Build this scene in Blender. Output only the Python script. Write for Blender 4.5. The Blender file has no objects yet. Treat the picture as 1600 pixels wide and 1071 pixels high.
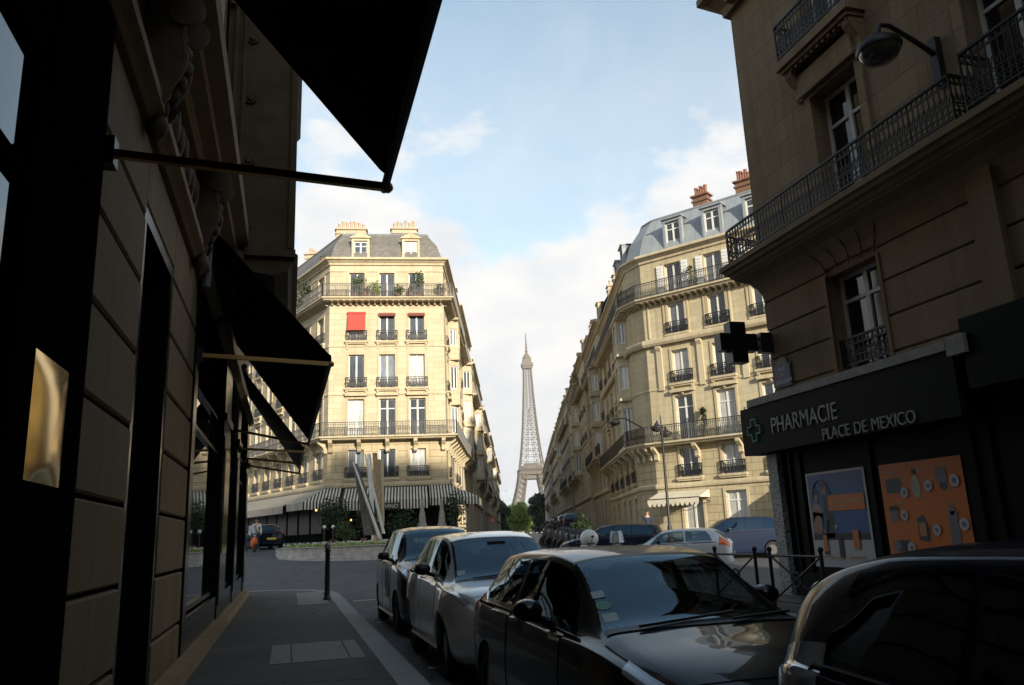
CAMR = ((0.963905, 0.024031, 0.265159), (-0.263248, 0.235043, 0.935658), (-0.039839, -0.971688, 0.232885))
CLOUD_TOP = .45; CLOUD_LO = (.76, .79, .84); CLOUD_HI = (1.0, .98, .95); CLOUD_STR = .64
SKY_TINT = (1.28, 1.27, 1.10); SKY_STR = .15; HAZE = 0.00016; EXPO = 0.75
import bpy, bmesh, math, random
from mathutils import Vector, Matrix
random.seed(11)
rad = math.radians
sc = bpy.context.scene
COL = sc.collection
PI = math.pi

# ------------------------------------------------------------------ mesh builder
class MB:
    def __init__(s):
        s.v = []; s.f = []; s.mi = []; s.M = Matrix.Identity(4); s.cur = 0
    def add(s, pts, faces):
        b = len(s.v)
        for p in pts: s.v.append(s.M @ Vector(p))
        for f in faces:
            s.f.append([b + i for i in f]); s.mi.append(s.cur)
    def poly(s, *pts): s.add(pts, [list(range(len(pts)))])
    def box(s, c, d, rz=0.0, rx=0.0, ry=0.0):
        x, y, z = d[0] / 2, d[1] / 2, d[2] / 2
        m = Matrix.Translation(c) @ Matrix.Rotation(rz, 4, 'Z') @ Matrix.Rotation(ry, 4, 'Y') @ Matrix.Rotation(rx, 4, 'X')
        P = [m @ Vector(q) for q in ((-x,-y,-z),(x,-y,-z),(x,y,-z),(-x,y,-z),(-x,-y,z),(x,-y,z),(x,y,z),(-x,y,z))]
        s.add(P, [(0,3,2,1),(4,5,6,7),(0,1,5,4),(1,2,6,5),(2,3,7,6),(3,0,4,7)])
    def beam(s, p, q, w, h=None):
        p = Vector(p); q = Vector(q); d = q - p
        if d.length < 1e-6: return
        d.normalize(); h = h or w
        a = d.cross(Vector((0,0,1)))
        if a.length < 1e-3: a = Vector((1,0,0))
        a.normalize(); b = a.cross(d)
        P = []
        for e in (p, q):
            for i, j in ((-1,-1),(1,-1),(1,1),(-1,1)): P.append(e + a * (i*w/2) + b * (j*h/2))
        s.add(P, [(0,3,2,1),(4,5,6,7),(0,1,5,4),(1,2,6,5),(2,3,7,6),(3,0,4,7)])
    def tube(s, pts, r, n=8, caps=True):
        pts = [Vector(p) for p in pts]; k = len(pts)
        rs = r if isinstance(r, (list, tuple)) else [r] * k
        rings = []; up = None
        for i in range(k):
            d = (pts[min(i+1,k-1)] - pts[max(i-1,0)]).normalized()
            if up is None:
                up = Vector((0,0,1)) if abs(d.z) < .9 else Vector((1,0,0))
            a = d.cross(up)
            if a.length < 1e-4: a = d.cross(Vector((0,1,0)))
            a.normalize(); b = a.cross(d).normalized(); up = b
            rings.append([pts[i] + (a*math.cos(t) + b*math.sin(t)) * rs[i] for t in [2*PI*j/n for j in range(n)]])
        P = [p for r_ in rings for p in r_]; F = []
        for i in range(k-1):
            for j in range(n):
                j2 = (j+1) % n; F.append((i*n+j, i*n+j2, (i+1)*n+j2, (i+1)*n+j))
        if caps: F.append(list(range(n))[::-1]); F.append([(k-1)*n+j for j in range(n)])
        s.add(P, F)
    def lathe(s, prof, n=16, M=None):
        M = M or Matrix.Identity(4); P = []; F = []; k = len(prof)
        for r, z in prof:
            for j in range(n):
                t = 2*PI*j/n; P.append(M @ Vector((r*math.cos(t), r*math.sin(t), z)))
        for i in range(k-1):
            for j in range(n):
                j2 = (j+1) % n; F.append((i*n+j, i*n+j2, (i+1)*n+j2, (i+1)*n+j))
        if prof[0][0] > 1e-4: F.append(list(range(n))[::-1])
        if prof[-1][0] > 1e-4: F.append([(k-1)*n+j for j in range(n)])
        s.add(P, F)
    def sphere(s, c, r, nu=10, nv=7, sq=(1,1,1)):
        prof = [(max(1e-5, r*math.sin(PI*i/nv)), -r*math.cos(PI*i/nv)) for i in range(nv+1)]
        s.lathe(prof, nu, Matrix.Translation(c) @ Matrix.Diagonal((*sq, 1)))
    def prism(s, pts2, axis_o, ax, ay, az, depth):
        """extrude a 2-D outline (in plane ax, ay from origin axis_o) by depth along az"""
        o = Vector(axis_o); ax = Vector(ax); ay = Vector(ay); az = Vector(az); n = len(pts2)
        P = [o + ax*p[0] + ay*p[1] for p in pts2] + [o + ax*p[0] + ay*p[1] + az*depth for p in pts2]
        F = [list(range(n))[::-1], [n+i for i in range(n)]] + [(i, (i+1) % n, n+(i+1) % n, n+i) for i in range(n)]
        s.add(P, F)
    def mesh(s, name, mats, smooth=None):
        me = bpy.data.meshes.new(name)
        me.from_pydata([tuple(p) for p in s.v], [], s.f)
        for m in (mats if isinstance(mats, (list, tuple)) else [mats]): me.materials.append(m)
        if any(s.mi): me.polygons.foreach_set('material_index', s.mi)
        if smooth is not None:
            me.polygons.foreach_set('use_smooth', [True]*len(me.polygons))
            if smooth: me.set_sharp_from_angle(angle=rad(smooth))
        me.update()
        return me
    def build(s, name, mats, parent=None, smooth=None):
        return put(name, s.mesh(name, mats, smooth), parent)

WM = {}
def wm(o):
    m = o.matrix_basis.copy()
    if o.parent: m = wm(o.parent) @ o.matrix_parent_inverse @ m
    return m
def put(name, data, parent=None, M=None):
    """links an object whose mesh is in world coordinates (or placed by world matrix M)"""
    o = bpy.data.objects.new(name, data); COL.objects.link(o)
    if M is not None: o.matrix_basis = M
    if parent is not None:
        o.parent = parent; o.matrix_parent_inverse = wm(parent).inverted()
    return o
def tag(o, label=None, cat=None, group=None, kind=None):
    if label: o['label'] = label
    if cat: o['category'] = cat
    if group: o['group'] = group
    if kind: o['kind'] = kind
    return o
def thing(name, label, cat, loc=(0,0,0), rz=0.0, group=None):
    o = bpy.data.objects.new(name, None); COL.objects.link(o)
    o.empty_display_size = .2
    o.location = loc; o.rotation_euler = (0,0,rz)
    return tag(o, label, cat, group)
def structure(o, label=None):
    o['kind'] = 'structure'
    if label: o['label'] = label
    return o
KIDS = {}
def children(o): return [c for c in COL.objects if c.parent == o]
def copy_tree(o, parent=None):
    c = o.copy(); COL.objects.link(c)
    if parent is not None: c.parent = parent
    for ch in list(o.children): copy_tree(ch, c)
    return c
def V2(x, y): return Vector((x, y, 0))
def azv(deg): return Vector((math.sin(rad(deg)), math.cos(rad(deg)), 0))

# ------------------------------------------------------------------ terrain
def lerp(a, b, t): return a + (b-a)*t
def pw(x, xs, ys):
    if x <= xs[0]: return ys[0]
    for i in range(len(xs)-1):
        if x <= xs[i+1]:
            t = (x-xs[i])/(xs[i+1]-xs[i]); return ys[i] + (ys[i+1]-ys[i])*t
    return ys[-1]
def gz(x, y):
    # the street is level, the round square beyond climbs gently, far off the land drops to the river
    d = y if y < 70 else 70 + math.hypot(max(0, y-70), x*.3)
    return pw(d, [26, 30, 38, 44, 50, 60, 70, 300, 420, 800, 1200], [-.12, 0.0, .46, .84, 1.18, 1.40, 1.42, 1.2, -3, -24, -27])

# ------------------------------------------------------------------ materials
def newmat(name):
    m = bpy.data.materials.new(name); m.use_nodes = True
    nt = m.node_tree; return m, nt, nt.nodes['Principled BSDF']
def N(nt, t, **kw):
    n = nt.nodes.new(t)
    for k, v in kw.items():
        if k.startswith('i_'):
            key = k[2:]
            n.inputs[int(key) if key.isdigit() else key].default_value = v
        else: setattr(n, k, v)
    return n
def L(nt, a, b): nt.links.new(a, b)
def ramp(nt, fac, stops):
    r = N(nt, 'ShaderNodeValToRGB'); e = r.color_ramp.elements
    while len(e) < len(stops): e.new(.5)
    for i, (p, c) in enumerate(stops):
        e[i].position = p; e[i].color = (*c, 1) if len(c) == 3 else c
    L(nt, fac, r.inputs[0]); return r.outputs[0]
def mixc(nt, fac, a, b, mode='MIX'):
    m = N(nt, 'ShaderNodeMix', data_type='RGBA', blend_type=mode)
    for sock, val in ((m.inputs[0], fac), (m.inputs[6], a), (m.inputs[7], b)):
        if hasattr(val, 'links'): L(nt, val, sock)
        elif isinstance(val, (int, float)): sock.default_value = val
        else: sock.default_value = (*val, 1)
    return m.outputs[2]
def math_(nt, op, a, b=None, c=None):
    m = N(nt, 'ShaderNodeMath', operation=op)
    for i, v in enumerate((a, b, c)):
        if v is None: continue
        if hasattr(v, 'links'): L(nt, v, m.inputs[i])
        else: m.inputs[i].default_value = v
    return m.outputs[0]
def hz_coords(nt):
    """(distance along the wall, height) from the surface itself"""
    g = N(nt, 'ShaderNodeNewGeometry')
    cr = N(nt, 'ShaderNodeVectorMath', operation='CROSS_PRODUCT'); L(nt, g.outputs['True Normal'], cr.inputs[0]); cr.inputs[1].default_value = (0,0,1)
    nm = N(nt, 'ShaderNodeVectorMath', operation='NORMALIZE'); L(nt, cr.outputs[0], nm.inputs[0])
    dt = N(nt, 'ShaderNodeVectorMath', operation='DOT_PRODUCT'); L(nt, nm.outputs[0], dt.inputs[0]); L(nt, g.outputs['Position'], dt.inputs[1])
    sp = N(nt, 'ShaderNodeSeparateXYZ'); L(nt, g.outputs['Position'], sp.inputs[0])
    cb = N(nt, 'ShaderNodeCombineXYZ'); L(nt, dt.outputs['Value'], cb.inputs[0]); L(nt, sp.outputs[2], cb.inputs[1])
    return cb.outputs[0], dt.outputs['Value'], sp.outputs[2], g
def plain(name, col, rough=.6, metal=0.0, var=.0, scale=8.0, bump=0.0, spec=.5, coat=0.0, emit=None, es=1.0):
    m, nt, b = newmat(name)
    b.inputs['Base Color'].default_value = (*col, 1); b.inputs['Roughness'].default_value = rough
    b.inputs['Metallic'].default_value = metal; b.inputs['Specular IOR Level'].default_value = spec
    if coat: b.inputs['Coat Weight'].default_value = coat; b.inputs['Coat Roughness'].default_value = .03
    if var or bump:
        tc = N(nt, 'ShaderNodeTexCoord'); no = N(nt, 'ShaderNodeTexNoise', i_Scale=scale, i_Detail=5.0, i_Roughness=.62)
        L(nt, tc.outputs['Object'], no.inputs['Vector'])
        if var:
            lo = tuple(max(0, c*(1-var)) for c in col); hi = tuple(min(1, c*(1+var)) for c in col)
            L(nt, ramp(nt, no.outputs['Fac'], [(.28, lo), (.72, hi)]), b.inputs['Base Color'])
        if bump:
            bp = N(nt, 'ShaderNodeBump', i_Strength=bump, i_Distance=.02); L(nt, no.outputs['Fac'], bp.inputs['Height']); L(nt, bp.outputs[0], b.inputs['Normal'])
    if emit: b.inputs['Emission Color'].default_value = (*emit, 1); b.inputs['Emission Strength'].default_value = es
    return m
def stone(name, col, bw=1.1, bh=.42, mort=.62, msize=.012, var=.09, stain=.35, bump=.25, rough=.88, tint=(.62,.5,.36)):
    m, nt, b = newmat(name)
    uv, h, z, g = hz_coords(nt)
    br = N(nt, 'ShaderNodeTexBrick', offset=.5, i_Scale=1.0)
    L(nt, uv, br.inputs['Vector'])
    br.inputs['Brick Width'].default_value = bw; br.inputs['Row Height'].default_value = bh
    br.inputs['Mortar Size'].default_value = msize; br.inputs['Mortar Smooth'].default_value = .4
    br.inputs['Color1'].default_value = (*[c*(1-var) for c in col], 1); br.inputs['Color2'].default_value = (*[min(1, c*(1+var)) for c in col], 1)
    br.inputs['Mortar'].default_value = (*[c*mort for c in col], 1)
    st = N(nt, 'ShaderNodeMapping'); st.inputs['Scale'].default_value = (1.3, 1.3, .16); L(nt, g.outputs['Position'], st.inputs[0])
    n1 = N(nt, 'ShaderNodeTexNoise', i_Scale=1.1, i_Detail=7.0, i_Roughness=.68); L(nt, st.outputs[0], n1.inputs['Vector'])
    f1 = ramp(nt, n1.outputs['Fac'], [(.38, (0,0,0)), (.74, (1,1,1))])
    c1 = mixc(nt, math_(nt, 'MULTIPLY', f1, stain), br.outputs['Color'], tuple(a*t for a, t in zip(col, tint)))
    n2 = N(nt, 'ShaderNodeTexNoise', i_Scale=14.0, i_Detail=6.0, i_Roughness=.7); L(nt, g.outputs['Position'], n2.inputs['Vector'])
    s2 = N(nt, 'ShaderNodeMapping'); s2.inputs['Scale'].default_value = (3.6, 3.6, .07); L(nt, g.outputs['Position'], s2.inputs[0])
    n4 = N(nt, 'ShaderNodeTexNoise', i_Scale=1.0, i_Detail=5.0, i_Roughness=.6); L(nt, s2.outputs[0], n4.inputs['Vector'])
    c1 = mixc(nt, math_(nt, 'MULTIPLY', ramp(nt, n4.outputs['Fac'], [(.52, (0,0,0)), (.72, (1,1,1))]), stain*.8), c1, tuple(a*t*.8 for a, t in zip(col, tint)))
    c2 = mixc(nt, 1.0, c1, ramp(nt, n2.outputs['Fac'], [(.25, (.8,.79,.77)), (.7, (1,1,1))]), 'MULTIPLY')
    L(nt, c2, b.inputs['Base Color']); b.inputs['Roughness'].default_value = rough
    hh = math_(nt, 'ADD', math_(nt, 'MULTIPLY', n2.outputs['Fac'], .35), math_(nt, 'MULTIPLY', math_(nt, 'SUBTRACT', 1.0, br.outputs['Fac']), 1.0))
    bp = N(nt, 'ShaderNodeBump', i_Strength=bump, i_Distance=.03); L(nt, hh, bp.inputs['Height']); L(nt, bp.outputs[0], b.inputs['Normal'])
    return m
def striped(name, ca, cb_, pitch, rough=.75):
    m, nt, b = newmat(name)
    uv, h, z, g = hz_coords(nt)
    w = math_(nt, 'FRACT', math_(nt, 'DIVIDE', h, pitch))
    n = N(nt, 'ShaderNodeTexNoise', i_Scale=1.5, i_Detail=4.0); L(nt, g.outputs['Position'], n.inputs['Vector'])
    c = mixc(nt, math_(nt, 'GREATER_THAN', w, .5), ca, cb_)
    c = mixc(nt, 1.0, c, ramp(nt, n.outputs['Fac'], [(.3, (.8,.78,.74)), (.7, (1,1,1))]), 'MULTIPLY')
    L(nt, c, b.inputs['Base Color']); b.inputs['Roughness'].default_value = rough
    return m
def leafmat(name, a, bcol, trans=.25):
    m, nt, b = newmat(name)
    g = N(nt, 'ShaderNodeNewGeometry')
    n = N(nt, 'ShaderNodeTexNoise', i_Scale=.9, i_Detail=3.0); L(nt, g.outputs['Position'], n.inputs['Vector'])
    f = math_(nt, 'ADD', math_(nt, 'MULTIPLY', g.outputs['Random Per Island'], .55), math_(nt, 'MULTIPLY', n.outputs['Fac'], .45))
    c = ramp(nt, f, [(.2, a), (.8, bcol)])
    L(nt, c, b.inputs['Base Color']); b.inputs['Roughness'].default_value = .55
    tr = N(nt, 'ShaderNodeBsdfTranslucent'); L(nt, c, tr.inputs[0])
    mx = N(nt, 'ShaderNodeMixShader', i_0=trans); out = nt.nodes['Material Output']
    L(nt, b.outputs[0], mx.inputs[1]); L(nt, tr.outputs[0], mx.inputs[2]); L(nt, mx.outputs[0], out.inputs[0])
    return m
def panemat(name, dark, mid, curtain, w1=.45, w2=.7, rough=.06):
    """window glass: some panes dark, some with net curtains close behind"""
    m, nt, b = newmat(name)
    oi = N(nt, 'ShaderNodeObjectInfo'); g = N(nt, 'ShaderNodeNewGeometry')
    r = ramp(nt, oi.outputs['Random'], [(0, dark), (w1, mid), (w2, curtain)]); r.node.color_ramp.interpolation = 'CONSTANT'
    mp = N(nt, 'ShaderNodeMapping'); mp.inputs['Scale'].default_value = (6, 6, .8); L(nt, g.outputs['Position'], mp.inputs[0])
    n = N(nt, 'ShaderNodeTexNoise', i_Scale=1.6, i_Detail=3.0); L(nt, mp.outputs[0], n.inputs['Vector'])
    c = mixc(nt, 1.0, r, ramp(nt, n.outputs['Fac'], [(.3, (.55,.55,.55)), (.7, (1,1,1))]), 'MULTIPLY')
    L(nt, c, b.inputs['Base Color']); b.inputs['Roughness'].default_value = rough
    b.inputs['Specular IOR Level'].default_value = .7
    n2 = N(nt, 'ShaderNodeTexNoise', i_Scale=.9, i_Detail=1.0); L(nt, g.outputs['Position'], n2.inputs['Vector'])
    bp = N(nt, 'ShaderNodeBump', i_Strength=.06, i_Distance=.05); L(nt, n2.outputs['Fac'], bp.inputs['Height']); L(nt, bp.outputs[0], b.inputs['Normal'])
    return m
def asphaltmat(name, col, fine=.35, patch=.3, rough=.85):
    m, nt, b = newmat(name)
    g = N(nt, 'ShaderNodeNewGeometry')
    n1 = N(nt, 'ShaderNodeTexNoise', i_Scale=38.0, i_Detail=5.0, i_Roughness=.85); L(nt, g.outputs['Position'], n1.inputs['Vector'])
    n2 = N(nt, 'ShaderNodeTexNoise', i_Scale=.7, i_Detail=7.0, i_Roughness=.66); L(nt, g.outputs['Position'], n2.inputs['Vector'])
    c = ramp(nt, n2.outputs['Fac'], [(.3, tuple(x*(1-patch) for x in col)), (.7, tuple(x*(1+patch) for x in col))])
    c = mixc(nt, 1.0, c, ramp(nt, n1.outputs['Fac'], [(.3, (1-fine,)*3), (.7, (1+fine,)*3)]), 'MULTIPLY')
    dn = N(nt, 'ShaderNodeTexNoise', i_Scale=1.6, i_Detail=4.0); L(nt, g.outputs['Position'], dn.inputs['Vector'])
    dv = N(nt, 'ShaderNodeVectorMath', operation='MULTIPLY_ADD'); L(nt, dn.outputs['Color'], dv.inputs[0]); dv.inputs[1].default_value = (.9, .9, 0); L(nt, g.outputs['Position'], dv.inputs[2])
    vo = N(nt, 'ShaderNodeTexVoronoi', feature='DISTANCE_TO_EDGE', i_Scale=.38); L(nt, dv.outputs[0], vo.inputs['Vector'])
    crack = math_(nt, 'LESS_THAN', vo.outputs['Distance'], .010)
    crack = math_(nt, 'MULTIPLY', crack, math_(nt, 'GREATER_THAN', n2.outputs['Fac'], .46))
    c = mixc(nt, math_(nt, 'MULTIPLY', crack, .7), c, tuple(x*.25 for x in col))
    v2 = N(nt, 'ShaderNodeTexVoronoi', distance='CHEBYCHEV', i_Scale=.22); L(nt, g.outputs['Position'], v2.inputs['Vector'])
    c = mixc(nt, 1.0, c, ramp(nt, N(nt, 'ShaderNodeSeparateColor').outputs[0] if False else v2.outputs['Distance'], [(.15, (.78,.78,.8)), (.165, (1.08,1.07,1.05))]), 'MULTIPLY')
    v3 = N(nt, 'ShaderNodeTexVoronoi', i_Scale=3.1); L(nt, g.outputs['Position'], v3.inputs['Vector'])
    c = mixc(nt, math_(nt, 'MULTIPLY', math_(nt, 'LESS_THAN', v3.outputs['Distance'], .055), .55), c, tuple(x*.35 for x in col))
    L(nt, c, b.inputs['Base Color']); b.inputs['Roughness'].default_value = rough
    bp = N(nt, 'ShaderNodeBump', i_Strength=.35, i_Distance=.01); L(nt, n1.outputs['Fac'], bp.inputs['Height']); L(nt, bp.outputs[0], b.inputs['Normal'])
    return m
def carpaint(name, col, metal=.0, rough=.28, dirt=.12, spec=.5, coat=1.0):
    m, nt, b = newmat(name)
    g = N(nt, 'ShaderNodeTexCoord')
    n = N(nt, 'ShaderNodeTexNoise', i_Scale=2.4, i_Detail=8.0, i_Roughness=.7); L(nt, g.outputs['Object'], n.inputs['Vector'])
    c = mixc(nt, math_(nt, 'MULTIPLY', ramp(nt, n.outputs['Fac'], [(.4, (0,0,0)), (.75, (1,1,1))]), dirt), col, (.16,.14,.11))
    L(nt, c, b.inputs['Base Color']); b.inputs['Metallic'].default_value = metal; b.inputs['Roughness'].default_value = rough
    b.inputs['Coat Weight'].default_value = coat; b.inputs['Specular IOR Level'].default_value = spec
    L(nt, math_(nt, 'ADD', math_(nt, 'MULTIPLY', n.outputs['Fac'], .05), .0), b.inputs['Coat Roughness'])
    return m
MT = {}
MT['stone_cafe'] = stone('warm_limestone', (.545,.475,.33), 1.0, .40, .66, .013, stain=.3)
MT['stone_cafe_low'] = stone('rusticated_limestone', (.51,.43,.28), 1.6, .46, .42, .022, stain=.45)
MT['stone_b'] = stone('ochre_limestone', (.55,.485,.325), .95, .40, .68, .013, stain=.5)
MT['stone_b_low'] = stone('ochre_rusticated', (.48,.415,.27), 1.5, .44, .45, .022, stain=.55)
MT['stone_av1'] = stone('avenue_limestone', (.56,.48,.335), 1.1, .42, .66, .014, stain=.45)
MT['stone_av2'] = stone('avenue_cream', (.60,.53,.39), 1.1, .42, .7, .014, stain=.35)
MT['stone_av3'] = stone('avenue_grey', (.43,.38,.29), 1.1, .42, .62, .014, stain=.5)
MT['stone_trim'] = stone('trim_limestone', (.56,.485,.335), 2.0, 9.0, .9, .004, stain=.55, bump=.15)
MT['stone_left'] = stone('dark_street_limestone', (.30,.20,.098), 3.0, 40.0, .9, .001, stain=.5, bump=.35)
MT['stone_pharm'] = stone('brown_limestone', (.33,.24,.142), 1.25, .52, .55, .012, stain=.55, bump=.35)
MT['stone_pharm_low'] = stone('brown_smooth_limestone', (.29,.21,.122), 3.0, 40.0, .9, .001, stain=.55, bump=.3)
MT['stone_bay'] = plain('darkened_bay_stone', (.085,.06,.034), .9, var=.3, scale=2, bump=.3)  # bay darker than its wall, shade put into the stone colour
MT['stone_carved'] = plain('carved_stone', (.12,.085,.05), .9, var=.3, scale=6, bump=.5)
MT['ledge'] = plain('lead_ledge', (.30,.28,.25), .7, var=.25, scale=5, bump=.3)
MT['island_stone'] = plain('pale_granite', (.42,.40,.36), .85, var=.35, scale=3, bump=.3)
MT['granite'] = plain('granite', (.24,.235,.225), .8, var=.3, scale=40, bump=.3)
MT['slab'] = plain('cast_slab', (.21,.20,.175), .85, var=.25, scale=14, bump=.3)
MT['zinc'] = stone('zinc_sheet', (.31,.335,.35), .62, 30.0, .6, .02, var=.05, stain=.5, bump=.3, rough=.5, tint=(.65,.72,.8))
MT['slate'] = stone('slate_tiles', (.185,.172,.155), .28, .14, .6, .012, var=.18, stain=.3, bump=.3, rough=.62)
MT['iron'] = plain('black_iron', (.012,.012,.012), .5, .0, var=.3, scale=20)
MT['white'] = plain('white_joinery', (.66,.655,.62), .45, var=.08, scale=4)
MT['pane'] = panemat('house_pane', (.08,.095,.115), (.25,.285,.32), (.64,.64,.61), .34, .6)
MT['pane_mid'] = panemat('ochre_house_pane', (.035,.04,.048), (.12,.135,.15), (.5,.5,.47), .5, .74)
MT['pane_dark'] = panemat('dark_pane', (.012,.014,.016), (.02,.024,.028), (.16,.17,.17), .5, .8)
MT['shopglass'] = plain('shop_glass', (.006,.007,.007), .015, spec=.75)
MT['dullfront'] = plain('dull_black_joinery', (.006, .0075, .0055), .8, var=.2, scale=3, spec=.0)
MT['plate'] = plain('gold_glint_plate', (.66, .45, .14), .17, 1.0, var=.15, scale=6)  # stands in for the warm reflection on the glossy pillars
MT['cafeglass'] = plain('shaded_cafe_glass', (.008,.009,.009), .35, spec=.12)
MT['shopfront'] = plain('dark_green_joinery', (.006,.0075,.006), .2, var=.2, scale=3, spec=.45)
MT['pharmfront'] = plain('pharmacy_green_panel', (.003,.0055,.0035), .6, var=.25, scale=2, spec=.12)
MT['awning_black'] = plain('black_canvas', (.006,.0065,.007), .95, var=.2, scale=60, bump=.2, spec=.1)
MT['armmetal'] = plain('gold_lit_arm', (.62,.42,.17), .36, 1.0)  # warm reflection of the sunlit café put into the metal colour
MT['stripes'] = striped('striped_canvas', (.015,.016,.018), (.62,.58,.48), .205)
MT['canvas_grey'] = plain('grey_canvas', (.26,.24,.20), .85, var=.2, scale=2)
MT['canvas_cream'] = plain('cream_canvas', (.60,.54,.42), .8, var=.12, scale=2)
MT['asphalt'] = asphaltmat('street_asphalt', (.064,.066,.071), .6, .28)
MT['pavement'] = asphaltmat('pavement_asphalt', (.062,.057,.055), .65, .34)
MT['ground'] = asphaltmat('far_ground', (.07,.07,.066), .2, .3)
MT['paint_white'] = plain('road_paint', (.55,.55,.52), .7, var=.25, scale=9)
MT['terracotta'] = plain('terracotta', (.25,.12,.075), .85, var=.3, scale=12)
MT['potcream'] = plain('chimney_pot_clay', (.47,.34,.22), .85, var=.3, scale=12)
MT['brick'] = stone('chimney_brick', (.22,.12,.075), .24, .075, .9, .008, var=.2, stain=.45)
MT['render'] = stone('chimney_render', (.52,.44,.31), 3.0, 5.0, .9, .004, stain=.5)
MT['steel'] = plain('brushed_steel', (.52,.50,.46), .24, .9, var=.25, scale=3)
MT['steel_dark'] = plain('weathered_steel', (.12,.11,.10), .4, .6, var=.35, scale=3)
MT['rust'] = plain('rust_steel', (.40,.29,.16), .7, .2, var=.4, scale=5)
MT['tower'] = plain('brown_lattice_paint', (.125,.10,.07), .7, var=.1, scale=.05)
MT['tyre'] = plain('tyre_rubber', (.012,.012,.012), .8)
MT['alloy'] = plain('alloy_rim', (.32,.32,.32), .35, .8)
MT['chrome'] = plain('chrome_trim', (.72,.70,.66), .12, 1.0)
MT['rubber'] = plain('black_trim', (.012,.012,.013), .45)
MT['carglass'] = plain('car_glass', (.003,.008,.018), .02, spec=.8)
for _k in ('carglass', 'shopglass'): MT[_k].node_tree.nodes['Principled BSDF'].inputs['Specular Tint'].default_value = (.5, .8, 1.0, 1)
MT['redlight'] = plain('red_lens', (.45,.03,.012), .12, coat=.6)
MT['orangelight'] = plain('orange_lens', (.85,.15,.02), .15, coat=.6)
MT['carglass_dark'] = MT['carglass']
_g, nt, b = newmat('clear_car_glass'); out_ = nt.nodes['Material Output']; nt.nodes.remove(b)
_fr = N(nt, 'ShaderNodeFresnel'); _ge = N(nt, 'ShaderNodeNewGeometry'); L(nt, math_(nt, 'MULTIPLY_ADD', _ge.outputs['Backfacing'], 1/1.85-1.85, 1.85), _fr.inputs['IOR']); _tr = N(nt, 'ShaderNodeBsdfTransparent'); _tr.inputs[0].default_value = (.42, .5, .5, 1)
_gl = N(nt, 'ShaderNodeBsdfGlossy'); _gl.inputs[0].default_value = (.66, .86, 1, 1); _gl.inputs[1].default_value = .012
_mx = N(nt, 'ShaderNodeMixShader'); L(nt, _fr.outputs[0], _mx.inputs[0]); L(nt, _tr.outputs[0], _mx.inputs[1]); L(nt, _gl.outputs[0], _mx.inputs[2]); L(nt, _mx.outputs[0], out_.inputs[0])
MT['clearglass'] = _g
MT['seat'] = plain('seat_fabric', (.035,.034,.034), .8)
MT['headlight'] = plain('headlamp_lens', (.28,.29,.30), .08, .3, coat=1.0)
MT['yellow_plate'] = plain('yellow_plate', (.60,.46,.06), .5)
MT['white_plate'] = plain('white_plate', (.62,.62,.6), .5)
MT['paper'] = plain('paper_sticker', (.42,.50,.47), .6)
MT['sticker_green'] = plain('green_sticker', (.16,.36,.24), .6)
MT['leaf_dark'] = leafmat('dark_leaves', (.012,.026,.010), (.045,.075,.022))
MT['leaf_mid'] = leafmat('mid_leaves', (.028,.055,.014), (.10,.15,.035))
MT['leaf_light'] = leafmat('light_leaves', (.13,.19,.03), (.34,.42,.08), .35)
MT['bark'] = plain('bark', (.07,.05,.035), .9, var=.3, scale=10, bump=.5)
MT['soil'] = plain('soil', (.04,.03,.02), .95, var=.3, scale=10)
MT['skin'] = plain('skin', (.46,.27,.18), .6)
MT['hair'] = plain('dark_hair', (.02,.014,.01), .6)
MT['navy'] = plain('navy_cloth', (.02,.026,.05), .85)
MT['paleshirt'] = plain('pale_cloth', (.55,.54,.44), .85)
MT['darkcloth'] = plain('dark_cloth', (.018,.018,.02), .85)
MT['orange'] = plain('orange_plastic', (.72,.16,.03), .4)
MT['whiteplastic'] = plain('white_plastic', (.66,.65,.61), .35)
MT['darkplastic'] = plain('dark_plastic', (.016,.016,.018), .35)
MT['bluepaint'] = plain('bluish_paint', (.03,.045,.09), .35)
MT['letters'] = plain('grey_letters', (.27,.265,.245), .5)
MT['green_neon'] = plain('green_tube', (.02,.15,.10), .35, emit=(.02,.30,.20), es=.02)
MT['enamel_blue'] = plain('blue_enamel', (.018,.03,.10), .5)
MT['enamel_green'] = plain('green_enamel', (.01,.035,.022), .5)
MT['enamel_white'] = plain('white_enamel', (.55,.56,.6), .4)
MT['lampglass'] = plain('smoked_lamp_bowl', (.055,.052,.045), .06, spec=.8, coat=.5)
MT['warm_bulb'] = plain('warm_bulb', (.9,.55,.15), .4, emit=(1.0,.5,.1), es=3.0)
MT['rolled_blind'] = plain('dull_red_blind', (.20,.06,.045), .9)
MT['white_steel'] = plain('sky_white_steel', (.86,.85,.80), .4, .1)  # near white, sky reflection put into the blade colour
MT['red_blind'] = plain('red_canvas_blind', (.40,.06,.042), .85, var=.1, scale=3)
MT['interior'] = plain('dark_interior', (.012,.011,.009), .9)
MT['distant'] = plain('distant_tower_glass', (.30,.36,.42), .6, var=.1, scale=.1)
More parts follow.
